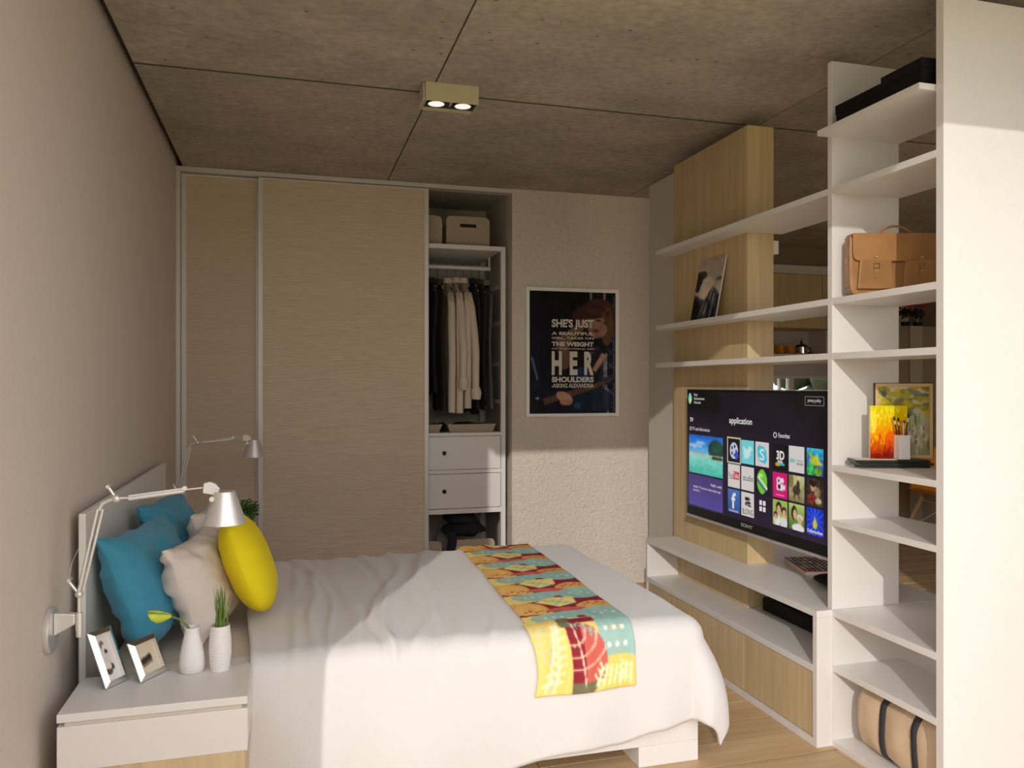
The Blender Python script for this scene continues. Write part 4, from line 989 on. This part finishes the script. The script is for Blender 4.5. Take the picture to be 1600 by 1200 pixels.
def garment(label, x, w, ztop, zbot, m, seed, half=.19, sleeves=None, yfront=4.86):
    t = thing('hanging_garment', label, 'clothes', (x, 5.08, 2.05), group='clothes hanging on the wardrobe rail')
    hk = [(x, 5.08, ztop + .005), (x, 5.08, 2.035)] + [(x, 5.08 + .020 * math.cos(a_) - .0, 2.066 + .020 * math.sin(a_)) for a_ in [(-PI / 2 + PI * 1.25 * k_ / 10) for k_ in range(11)]]
    hk = [(p[0] + .0, p[1], p[2]) for p in hk]
    obj('hanger', MB().tube(hk, .0018, 6).tube([(x, 4.90, ztop - .075), (x, 5.08, ztop + .006), (x, 5.26, ztop - .075)], .004, 6), M['steel'], t, smooth=True)
    NS, NR = 26, 40
    def f(u, v):
        a_ = u * 2 * PI; z = ztop - (ztop - zbot) * v
        sh = min(1, (.16 + v * 7.5)) if v < .12 else 1.0
        hy = half * sh * (1 + .04 * v); hx = w * .36 * (0.35 + .65 * min(1, v * 8)) * (1 + .18 * math.sin(v * 5 + seed))
        fold = 1 + .22 * math.sin(a_ * 7 + seed + v * 2) * min(1, v * 3)
        return (x + hx * math.cos(a_) * fold + .006 * math.sin(v * 6 + seed), 5.08 + hy * math.sin(a_) + .01 * ns3(v * 3, a_, seed), z + .012 * math.sin(a_ * 3 + seed) * (v > .97))
    obj('body', MB().grid(NR + 1, NS, f), m, t, smooth=True)
    if sleeves:
        for dx, zb, cuff in sleeves:
            fy = -.030 if cuff else .006
            pts = [(x + dx * .3, 4.945, ztop - .09), (x + dx * .6, 4.90, ztop - .18), (x + dx, 4.875 + fy * .6, ztop - .36), (x + dx + .004, 4.872 + fy, (ztop + zb) / 2 - .1), (x + dx * 1.1, 4.868 + fy, zb + .05), (x + dx * 1.15, 4.866 + fy, zb)]
            sl_ = obj('sleeve', MB().tube(pts, [.020, .024, .024, .024, .023, .022], 16), m, t, smooth=50)
            if cuff: obj('cuff', MB().tube([(x + dx * 1.05, 4.868 + fy, zb + .058), (x + dx * 1.12 + .003, 4.864 + fy, zb + .03), (x + dx * 1.15, 4.866 + fy, zb - .012)], [.029, .034, .028], 16), m, sl_, smooth=50)
    if ztop > 1.9: obj('collar', MB().lathe([(.020, 0), (.030, .0), (.024, .035), (.018, .033)], (x, 5.05, ztop - .01), 18, closed=True), m, t, smooth=60)
    return t


garment('black coat hanging leftmost on rail, just beside the sliding door', .890, .075, 1.965, 1.24, M['darkcloth'], 1)
garment('olive black long garment behind the first ivory shirt', .945, .055, 1.955, 1.14, M['browncloth'], 2)
garment('leftmost ivory shirt on the rail, with its long straight sleeve', 1.000, .06, 1.965, 1.13, M['shirt'], 3, sleeves=[(-.008, 1.125, False)])
garment('middle ivory shirt on rail, with a rolled cuff', 1.055, .055, 1.97, 1.16, M['shirt'], 4, sleeves=[(.0, 1.28, True), (-.012, 1.12, False)])
garment('rightmost ivory shirt on rail, with a low rolled cuff', 1.108, .06, 1.97, 1.17, M['shirt'], 5, sleeves=[(.026, 1.22, True), (-.012, 1.15, False)])
garment('black garment hanging right of the ivory shirts', 1.168, .06, 1.97, 1.12, M['darkcloth'], 6)
garment('dark brown garment between black and grey ones', 1.213, .045, 1.965, 1.18, M['browncloth'], 7)
garment('grey wool garment hanging rightmost on the rail', 1.258, .05, 1.96, 1.14, M['greycloth'], 8, half=.17)

# ------------------------------------------------------------------ things on the shelving and the media cabinet
CY, SY = math.cos(math.atan(351 / 1236.0)), math.sin(math.atan(351 / 1236.0))
def turned(x, y, z): return Matrix.Translation((x, y, z)) @ Matrix.Rotation(-math.atan(351 / 1236.0), 4, 'Z')


# leather satchel, front towards local -y
t = thing('leather_satchel', 'tan leather satchel with two buckled front pockets on upper shelf', 'bag', world=False, mtx=turned(1.893, 2.330, 1.6125))
W, Hh, Dd = .335, .205, .062
side = [(0.004, .02), (.012, .006), (.028, 0), (W - .028, 0), (W - .012, .006), (W - .004, .02), (W - .001, Hh), (.001, Hh)]
obj('body', MB().prism(side, .014, Dd, 'y'), M['leather'], t, .004)
for a in (.000, W - .006): obj('gusset', B(a, a + .006, .016, Dd - .002, .03, Hh + .004), M['leather'], t, .002)
fl_ = [(.006, Hh + .012), (W - .006, Hh + .012), (W - .006, .145), (W - .010, .130), (W - .020, .122), (W - .036, .119), (.036, .119), (.020, .122), (.010, .130), (.006, .145)]
obj('flap', MB().prism(fl_, .0015, .0055, 'y'), M['leather'], t, .0015)
obj('flap_top', MB().prism([(.0056, Hh + .0), (.0056, Hh + .0118), (Dd, Hh + .0118), (Dd, Hh + .0005), (.014, Hh + .0005)][::-1], .006, W - .006, 'x'), M['leather'], t, .002)
for a, b in ((.022, .150), (.180, .308)):
    pk = obj('pocket', MB().prism([(a, .022), (b, .022), (b - .009, .125), (a + .009, .125)], .0005, .0138, 'y'), M['leather'], t, .004, seg=3)
    c_ = (a + b) / 2
    obj('pocket_strap', MB().prism([(c_ - .008, .135), (c_ + .008, .135), (c_ + .008, .066), (c_, .056), (c_ - .008, .066)], -.0022, .0003, 'y'), M['leather'], pk, .0008)
    obj('buckle', MB().box(c_ - .011, c_ + .011, -.0045, -.0025, .108, .111).box(c_ - .011, c_ + .011, -.0045, -.0025, .093, .096).box(c_ - .011, c_ - .0085, -.0045, -.0025, .096, .108).box(c_ + .0085, c_ + .011, -.0045, -.0025, .096, .108), M['brass'], pk)
    obj('stud', MB().ball((c_, -.0032, .133), .0038, 10).ball((c_, -.0032, .084), .0034, 10), M['brass'], pk, smooth=True)
hp = [(.105 + .125 * k_ / 12, .035, Hh + .012 + .030 * math.sin(PI * k_ / 12) ** .8) for k_ in range(13)]
obj('handle', MB().tube(hp, .0042, 8), M['leather'], t, smooth=50)
obj('strap_ring', MB().lathe([(.006, -.001), (.0085, -.001), (.0085, .001), (.006, .001)], (-.003, .035, .125), 16, Matrix.Rotation(R(90), 3, 'Y'), closed=True), M['brass'], t)

# black boxes on the top shelf
def lidded(label, x0, x1, y0, y1, z0, z1):
    t = thing('flat_box', label, 'box', ((x0 + x1) / 2, (y0 + y1) / 2, z0), group='flat black boxes')
    obj('box_base', B(x0 + .003, x1 - .003, y0 + .003, y1 - .003, z0, z1 - .03), M['blackmatt'], t)
    obj('lid', B(x0, x1, y0, y1, z1 - .032, z1), M['blackmatt'], t, .002)
lidded('lower flat black lidded box at left on the highest shelf', 1.868, 2.10, 2.155, 2.385, 2.2105, 2.287)
lidded('taller black lidded box on highest shelf by the big white end panel', 1.858, 2.10, 1.975, 2.150, 2.2105, 2.299)

# paintings and brush cup standing on a stack of dark portfolios
t = thing('portfolio_stack', 'stack of dark green black slabs under the two paintings', 'stack', world=False, mtx=turned(1.8915, 2.311, 1.0105))
for k_, (a, b, c_, z_, h_) in enumerate(((.030, .262, .004, 0, .0085), (.016, .274, .0, .009, .0085), (.004, .262, .004, .018, .0095))):
    obj('slab', MB().prism([(a, c_), (b, c_ - .002), (b - .002, .098), (a + .008, .096)], z_, z_ + h_), M['slate'], t, .0015)
obj('paper_sheet', MB().prism([(.008, .008), (.15, .005), (.16, .09), (.016, .09)], .0278, .0290), M['paper'], t)
P = Paint(46, 62, (240, 190, 10)); P.grad((226, 214, 0), (245, 150, 0), 0, .55); P.grad((245, 150, 0), (150, 20, 0), .55, 1)
r4 = np.random.RandomState(4)
for q_ in range(70):
    x_, y_ = r4.rand(), r4.rand() ** .7; P.line(x_, y_, x_ + .03 * (r4.rand() - .5), y_ + .10, .018, [(250, 225, 20), (240, 150, 0), (200, 60, 5), (120, 15, 5)][min(3, int(max(0, y_ * 4.2 + (x_ - .6) + r4.rand() - .7)))], .75, 1.35)
P.ell(.10, .3, .08, .22, (250, 240, 120), .6); P.ell(.92, .85, .14, .16, (60, 10, 8), .8); P.ell(.6, .62, .2, .14, (214, 60, 0), .5); P.ell(.25, .95, .25, .05, (110, 14, 6), .7)
for q_ in range(240):
    x_, y_ = r4.rand(), r4.rand(); hot = y_ + .55 * (x_ - .5) + .35 * (r4.rand() - .5)
    P.line(x_, y_, x_ + .02 * (r4.rand() - .5), y_ + .05, .011, (252, 240, 60) if hot < .3 else (248, 190, 10) if hot < .48 else (232, 96, 8) if hot < .68 else (176, 30, 8) if hot < .85 else (90, 14, 8), .7, 1.35)
t = thing('small_painting', 'small yellow and red abstract canvas in front of larger painting', 'painting', world=False, mtx=turned(1.8915, 2.311, 1.0400))
x0, x1, z1 = .072, .203, .186
obj('canvas_block', B(x0, x1, .0445, .053, .0001, z1), M['paper'], t)
painted('painted_face', P, lambda u, v: (x0 + u * (x1 - x0), .0440, z1 * (1 - v)), M['canvaspaint'], t)
P = Paint(66, 86, (190, 186, 176)); P.grad((206, 200, 180), (150, 150, 110))
for q_ in range(90):
    x_, y_ = r4.rand(), r4.rand() * .42; P.ell(x_, y_, .05 + .06 * r4.rand(), .02 + .03 * r4.rand(), [(176, 160, 30), (150, 140, 36), (196, 176, 40), (112, 120, 110)][r4.randint(4)], .8)
for q_ in range(60):
    x_, y_ = r4.rand(), .4 + r4.rand() * .6; P.line(x_, y_, x_ + .04 * (r4.rand() - .5), y_ + .12, .014, [(120, 150, 40), (150, 160, 60), (206, 200, 196), (90, 110, 90), (140, 170, 50)][r4.randint(5)], .85, 1.3)
for q_ in range(9): P.ell(.30 + .08 * q_, .62 + .25 * r4.rand(), .035, .06, (208, 196, 196), .9)
for q_ in range(6): P.ell(.62 + .3 * r4.rand(), .6 + .3 * r4.rand(), .02, .03, (150, 70, 70), .8)
P.ell(.12, .10, .06, .05, (96, 104, 116)); P.rect(.15, .6, .92, 1, (84, 96, 84), .8); P.blur(1)
t = thing('large_painting', 'larger olive green abstract painting with pale wood frame', 'painting', world=False, mtx=turned(1.8915, 2.311, 1.0400))
x0, x1, z1 = .098, .302, .264
for a in (B(x0, x0 + .011, .060, .072, 0, z1), B(x1 - .011, x1, .060, .072, 0, z1), B(x0 + .0112, x1 - .0112, .060, .072, 0, .011), B(x0 + .0112, x1 - .0112, .060, .072, z1 - .011, z1)): obj('frame_side', a, M['beech'], t)
obj('dark_edge', MB().box(x0 - .002, x0 - .0001, .060, .073, 0, z1 + .002).box(x0, x1, .060, .073, z1 + .0002, z1 + .0022).box(x1 + .0001, x1 + .002, .060, .073, 0, z1 + .002), M['black'], t)
obj('canvas_block', B(x0 + .0112, x1 - .0112, .066, .072, .0112, z1 - .0112), M['paper'], t)
painted('painted_face', P, lambda u, v: (x0 + .0112 + u * (x1 - x0 - .0224), .0655, z1 - .0112 - v * (z1 - .0224)), M['canvaspaint'], t)
t = thing('brush_cup', 'square white ceramic cup in front of the paintings', 'cup', world=False, mtx=turned(1.8915, 2.311, 1.0400))
cx, cyy = .173, .022; h_ = .084
def sq(r, z): return [(cx - r, cyy - r, z), (cx + r, cyy - r, z), (cx + r, cyy + r, z), (cx - r, cyy + r, z)]
vs = sq(.0195, 0) + sq(.0195, h_) + sq(.0165, h_) + sq(.0165, .006); fs = [(3, 2, 1, 0), (12, 13, 14, 15)]
for k_ in range(4):
    n1 = (k_ + 1) % 4
    for q_ in (0, 4, 8): fs.append((q_ + k_, q_ + n1, q_ + 4 + n1, q_ + 4 + k_))
obj('cup_body', MB().add(vs, fs), M['ceramic'], t, .0015)
for k_, (dx, dy, tx, ty, L, m_) in enumerate(((-.008, 0, -.028, .0, .150, 'black'), (-.002, .006, -.008, .010, .145, 'black'), (.006, 0, .022, -.004, .160, 'black'), (.009, .004, .012, .008, .135, 'beech'), (.002, -.006, .004, -.004, .128, 'alubrush'))):
    b = thing('paint_brush', ['paint brush leaning farthest left in the white cup', 'dark paint brush second from left in the white cup', 'dark flat tipped brush leaning right in the white cup', 'pale wooden brush at right in the white cup', 'silver brush in the middle of the white cup'][k_], 'brush', world=False, mtx=turned(1.8915, 2.311, 1.0400), group='brushes in the white cup')
    p0 = Vector((cx + dx * .5, cyy + dy * .5, .0075)); p1_ = Vector((cx + tx, cyy + ty, L))
    obj('brush_handle', MB().tube([p0, p0.lerp(p1_, .8)], [.0013, .002], 8), M[m_], b, smooth=50)
    obj('ferrule', MB().tube([p0.lerp(p1_, .8), p0.lerp(p1_, .89)], .0024, 8), M['alubrush'], b, smooth=50)
    obj('bristles', MB().tube([p0.lerp(p1_, .89), p0.lerp(p1_, .96), p1_], [.0028, .0034, .0008], 8), M['black' if k_ != 4 else 'offwhite'], b, smooth=50)

# duffel bag on the lowest shelf
t = thing('duffel_bag', 'beige canvas holdall with two dark straps on the lowest shelf', 'bag', (2.02, 2.16, 0.0225))
def duf(u, v):
    a_ = u * 2 * PI; n = 3.2; ca, sa = math.cos(a_), math.sin(a_)
    e = abs(v * 2 - 1); sc = (1 - e ** 9) ** .45 if e < 1 else 0; sc = .80 + .20 * min(1, (1 - e) * 7) if e < .999 else .80
    rx = .103 * sc; rz = .110 * sc
    k_ = 1 + .05 * ns3(ca * 2, sa * 2, v * 5) + .025 * math.sin(v * 22 + ca * 3) * (1 - abs(sa) * .5)
    for sv in (.30, .66): k_ -= .045 * math.exp(-((v - sv) / .03) ** 2)
    return (2.025 + rx * math.copysign(abs(ca) ** (2 / n), ca) * k_, 1.962 + .400 * v, .136 + max(-.1128, rz * math.copysign(abs(sa) ** (2 / n), sa) * k_))
db = MB().grid(49, 46, duf); n0 = len(db.v)
db.f.append(tuple(range(48, -1, -1))); db.f.append(tuple(45 * 49 + i_ for i_ in range(49)))
obj('bag_body', db, M['canvas'], t, smooth=60)
for sv in (.30, .66):
    def band(u, v, sv=sv):
        p = Vector(duf(u, sv)); p2_ = Vector((2.025, p.y, .136)); d_ = (p - p2_); d_ = d_ * (1 + .006 / max(.03, d_.length))
        return (p2_.x + d_.x, p2_.y + (v - .5) * .024 + .006 * math.sin(u * 9), max(.0232, p2_.z + d_.z))
    o_ = obj('strap', MB().grid(61, 3, band), M['strap'], t, smooth=60); so = o_.modifiers.new('solid', 'SOLIDIFY'); so.thickness = .003; so.offset = 1

# landscape print leaning on the oak column
P = Paint(40, 56, (196, 184, 164)); P.grad((170, 156, 136), (214, 204, 190))
P.ell(.1, .25, .28, .08, (60, 50, 48)); P.ell(.08, .38, .16, .14, (34, 28, 30)); P.ell(.45, .5, .28, .2, (216, 202, 180)); P.ell(.9, .36, .14, .03, (110, 98, 90))
P.poly([(0, .55), (.2, .62), (.45, .68), (.7, .45), (1, .62), (1, 1), (0, 1)], (66, 66, 74)); P.poly([(0, .6), (.25, .72), (.4, 1), (0, 1)], (14, 13, 18)); P.poly([(.65, .75), (.9, .85), (1, 1), (.6, 1)], (22, 28, 44))
for x0, y0, x1, y1, c_ in ((.72, .48, .5, .9, (180, 172, 170)), (.8, .6, .75, .98, (160, 156, 160)), (.45, .72, .3, .95, (120, 116, 118)), (.95, .65, .98, .9, (20, 20, 26)), (.6, .7, .65, .98, (20, 20, 24))): P.line(x0, y0, x1, y1, .03, c_, .8, 1.4)
P.noise(16, 12, 3).blur(1)
t = thing('mountain_print', 'small black and white mountain print leaning against oak column', 'print', (1.95, 3.43, 1.6125))
def pr(u, v, o_=0): return (1.930 + (1 - v) * .058 + o_, 3.548 - .238 * u, 1.6128 + (1 - v) * .300)
c4 = [pr(0, 1, .001), pr(1, 1, .001), pr(1, 0, .001), pr(0, 0, .001), pr(0, 1, .008), pr(1, 1, .008), pr(1, 0, .008), pr(0, 0, .008)]
obj('board', MB().add(c4, [(0, 1, 2, 3), (7, 6, 5, 4), (0, 4, 5, 1), (1, 5, 6, 2), (2, 6, 7, 3), (3, 7, 4, 0)]), M['offwhite'], t)
painted('printed_face', P, lambda u, v: pr(u, v), M['paint'], t)

# sound bar, magazine, dish
t = thing('sound_bar', 'long low black sound bar on the lower cabinet shelf', 'speaker', (2.08, 2.78, .2905))
obj('housing', B(2.048, 2.12, 2.465, 3.10, .2908, .350), M['black'], t, .004)
obj('speaker_grille', B(2.0440, 2.0475, 2.470, 3.095, .295, .345), M['blackmatt'], t)
mg = thing('magazine', 'thick colourful patterned magazine with red edge on media cabinet', 'magazine', (2.25, 3.0, .4895))
q4 = [(2.118, 2.895), (2.320, 2.850), (2.395, 3.110), (2.198, 3.155)]
obj('pages', MB().prism([(x_ + .002, y_ + .001) for x_, y_ in q4], .4897, .504), M['paper'], mg)
obj('cover_edge', MB().prism(q4, .5042, .5075), M['redleaf'], mg)
P = Paint(60, 60, (30, 28, 34)); P.rect(0, 1, 0, 1, (34, 30, 38))
for i_ in range(9):
    for j_ in range(9):
        c_ = [(206, 190, 176), (170, 60, 50), (70, 110, 140), (196, 170, 110), (210, 206, 200), (120, 60, 90), (90, 130, 80)][(i_ * 5 + j_ * 3 + (i_ * j_) % 4) % 7]
        P.rect(.02 + i_ * .11, .10 + i_ * .11, .02 + j_ * .11, .10 + j_ * .11, c_); P.ell(.06 + i_ * .11, .06 + j_ * .11, .02, .02, (240, 235, 225))
def qd(u, v):
    a_ = Vector((*q4[3], .5079)).lerp(Vector((*q4[2], .5079)), u); b_ = Vector((*q4[0], .5079)).lerp(Vector((*q4[1], .5079)), u); return a_.lerp(b_, v)
painted('cover', P, lambda u, v: tuple(qd(u, v)), M['paint'], mg)
tag(obj('black_dish', MB().lathe([(.0001, .004), (.05, .004), (.09, .014), (.115, .026), (.117, .024), (.092, .010), (.05, .0), (.0001, .0)], (2.150, 2.690, .4898), 40, None), M['black'], smooth=40), 'shallow round black dish on the media cabinet near the upright', 'dish')

# ------------------------------------------------------------------ kitchen seen through the shelving
def cabinet(label, x0, x1):
    t = thing('wall_cabinet', label, 'cabinet', ((x0 + x1) / 2, 6.27, 1.806), group='pale wood kitchen wall cabinets')
    obj('carcass', B(x0, x1, 6.122, 6.4495, 1.806, 2.287), M['oak'], t)
    obj('door', B(x0 + .002, x1 - .002, 6.10, 6.1215, 1.808, 2.285), M['oakfront'], t, .001)
cabinet('pale wood kitchen wall cabinet left of the narrow door joint', 3.65, 4.640)
cabinet('pale wood kitchen wall cabinet right of the door joint, behind shelving', 4.6405, 5.59)
struct('trim_4', MB().box(2.46, 5.59, 6.08, 6.4495, 2.2885, 2.362), M['white'])
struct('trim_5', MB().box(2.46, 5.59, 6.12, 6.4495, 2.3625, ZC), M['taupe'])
sh = thing('kitchen_shelf', 'white open kitchen shelf below the wooden wall cabinets', 'shelf', (4.6, 6.32, 1.56))
obj('board', B(3.65, 5.55, 6.20, 6.4495, 1.555, 1.578), M['white'], sh)
obj('divider', B(4.758, 4.776, 6.20, 6.4495, 1.5785, 1.80), M['white'], sh)
for i_, xm in enumerate((4.333, 4.438)):
    t = thing('orange_mug', ['orange mug nearest the oak column on kitchen shelf', 'orange mug beside the steel coffee press'][i_], 'mug', (xm, 6.3, 1.5785), group='orange mugs on the kitchen shelf')
    obj('mug_body', MB().lathe([(.0001, 1.5785), (.04, 1.5785), (.044, 1.584), (.045, 1.658), (.041, 1.658), (.040, 1.586), (.0001, 1.586)], (xm, 6.3, 0), 24), M['orange'], t, smooth=40)
    obj('handle', MB().tube([(xm - .02, 6.262, 1.645), (xm - .03, 6.238, 1.64), (xm - .03, 6.236, 1.60), (xm - .02, 6.262, 1.595)], .005, 8), M['orange'], t, smooth=50)
t = thing('coffee_press', 'steel coffee press with black plunger knob on kitchen shelf', 'coffee pot', (4.57, 6.3, 1.5785))
obj('pot', MB().lathe([(.0001, 1.5785), (.05, 1.5785), (.052, 1.585), (.050, 1.64), (.052, 1.648), (.0001, 1.648)], (4.57, 6.3, 0), 28), M['chrome'], t, smooth=40)
obj('lid', MB().lathe([(.053, 1.6485), (.050, 1.662), (.02, 1.675), (.009, 1.682), (.008, 1.70), (.0001, 1.70)], (4.57, 6.3, 0), 28), M['black'], t, smooth=40)
obj('knob', MB().ball((4.57, 6.3, 1.714), .0145, 14), M['brass'], t, smooth=True)
obj('handle', MB().tube([(4.62, 6.3, 1.645), (4.655, 6.29, 1.635), (4.665, 6.29, 1.60), (4.625, 6.3, 1.59)], .006, 8), M['black'], t, smooth=50)
for i_, xm in enumerate((4.685, 4.722)):
    t = thing('small_orange', ['small orange fruit next to the coffee press handle', 'small orange fruit next to the shelf divider'][i_], 'fruit', (xm, 6.30, 1.5785), group='fruit on the kitchen shelf')
    obj('peel', MB().ball((xm, 6.30, 1.5955), .0168, 14), M['orange'], t, smooth=True)
    obj('stalk', MB().tube([(xm, 6.30, 1.6115), (xm + .002, 6.30, 1.618)], .002, 6), M['leaf'], t)
t = thing('dark_bottle', 'dark bottle behind the white upright on kitchen shelf', 'bottle', (4.84, 6.3, 1.5785))
obj('bottle_body', MB().lathe([(.0001, 1.5785), (.035, 1.5785), (.036, 1.66), (.03, 1.69), (.013, 1.71), (.012, 1.745), (.0001, 1.745)], (4.835, 6.3, 0), 20), M['black'], t, smooth=40)
obj('cap', MB().lathe([(.0135, 1.7455), (.0135, 1.760), (.0001, 1.760)], (4.835, 6.3, 0), 16), M['redleaf'], t, smooth=40)

tc_ = thing('tall_cabinet', 'tall taupe kitchen cabinet carrying dark flowering plants', 'cabinet', (5.06, 5.6, 0))
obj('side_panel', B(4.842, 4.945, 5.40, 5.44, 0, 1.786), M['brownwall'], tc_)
obj('door', B(4.947, 5.072, 5.385, 5.40, .02, 1.786), M['greige'], tc_, .001)
obj('door', B(5.074, 5.30, 5.40, 5.42, .02, 1.786), M['taupe'], tc_, .001)
obj('carcass', B(4.946, 5.30, 5.4205, 5.85, 0, 1.784), M['taupe'], tc_)
for i_, (xm, red) in enumerate(((4.90, 0), (5.02, 1), (5.145, 1))):
    t = thing('flowering_plant', ['dark leafed plant leftmost on the tall taupe cabinet', 'dark plant with red petals in middle of the cabinet row', 'dark plant with red petals rightmost on the tall cabinet'][i_], 'plant', (xm, 5.52, 1.7865), group='plants on the tall cabinet')
    obj('pot', MB().lathe([(.0001, 1.787), (.030, 1.787), (.036, 1.83), (.033, 1.83), (.0001, 1.825)], (xm, 5.52, 0), 18), M['black'], t, smooth=40)
    lf = MB(); r5 = random.Random(i_ + 40)
    for q_ in range(150):
        d_ = Vector((r5.gauss(0, 1), r5.gauss(0, 1), r5.gauss(0, .8))).normalized() * r5.uniform(.2, 1); c_ = Vector((xm + d_.x * .058, 5.52 + d_.y * .05, 1.91 + d_.z * .055))
        n_ = Vector((r5.gauss(0, 1), r5.gauss(0, 1), r5.gauss(0, 1))).normalized(); a_ = n_.orthogonal().normalized(); b_ = n_.cross(a_); L = .017
        lf.add([c_ - a_ * L, c_ - b_ * L * .5, c_ + a_ * L, c_ + b_ * L * .5, c_ + n_ * .002], [(0, 1, 2, 3), (0, 4, 1), (1, 4, 2), (2, 4, 3), (3, 4, 0)])
    obj('foliage', lf, M['blackleaf'], t, kind='stuff')
    obj('stem', MB().tube([(xm, 5.52, 1.82), (xm + .012, 5.51, 1.88)], .003, 6).tube([(xm, 5.52, 1.82), (xm - .015, 5.51, 1.88)], .003, 6), M['partition'], t)
    if red: obj('petals', MB().add([(xm - .03 + .014 * q_ + .012 * math.cos(k_ * 1.257), 5.468 + .002 * (q_ % 2), 1.955 + .012 * math.sin(k_ * 1.257)) for q_ in range(5) for k_ in range(5)], [tuple(q_ * 5 + k_ for k_ in range(5)) for q_ in range(5)]), M['redleaf'], t)

# moulded orange chair
t = thing('moulded_chair', 'orange shell chair with wooden legs in the kitchen area', 'chair', (4.93, 5.02, 0))
def shell(u, v):
    U = u * 2 - 1; V = v
    if V < .5:
        q_ = V / .5; x = 4.93 + U * (.21 + .03 * q_); y = 4.80 + .36 * q_; z = .425 + .055 * abs(U) ** 3 + .02 * (1 - q_) ** 4 * -1 + .012
    else:
        q_ = (V - .5) / .5; x = 4.93 + U * (.24 - .05 * q_ ** 2); y = 5.16 + .10 * q_ - .07 * abs(U) ** 2; z = .437 + .055 * abs(U) ** 3 * (1 - q_) + .36 * q_ ** 1.1
    return (x, y, z)
o_ = obj('seat_shell', MB().grid(25, 27, shell), M['orange'], t, smooth=True); so = o_.modifiers.new('solid', 'SOLIDIFY'); so.thickness = .008
for sx_, sy_ in ((-1, -1), (1, -1), (-1, 1), (1, 1)):
    obj('leg', MB().tube([(4.93 + sx_ * .255, 5.02 + sy_ * .22, 0), (4.93 + sx_ * .10, 5.02 + sy_ * .11, .415)], [.010, .015], 12), M['beech'], t, smooth=40)
obj('wire_brace', MB().tube([(4.93 - .21, 4.83, .13), (4.93, 5.02, .34), (4.93 + .21, 5.21, .13)], .004, 8).tube([(4.93 + .21, 4.83, .13), (4.93, 5.02, .34), (4.93 - .21, 5.21, .13)], .004, 8).tube([(4.82, 4.90, .385), (5.04, 4.90, .385), (5.04, 5.14, .385), (4.82, 5.14, .385), (4.82, 4.90, .385)], .004, 8), M['alubrush'], t, smooth=40)
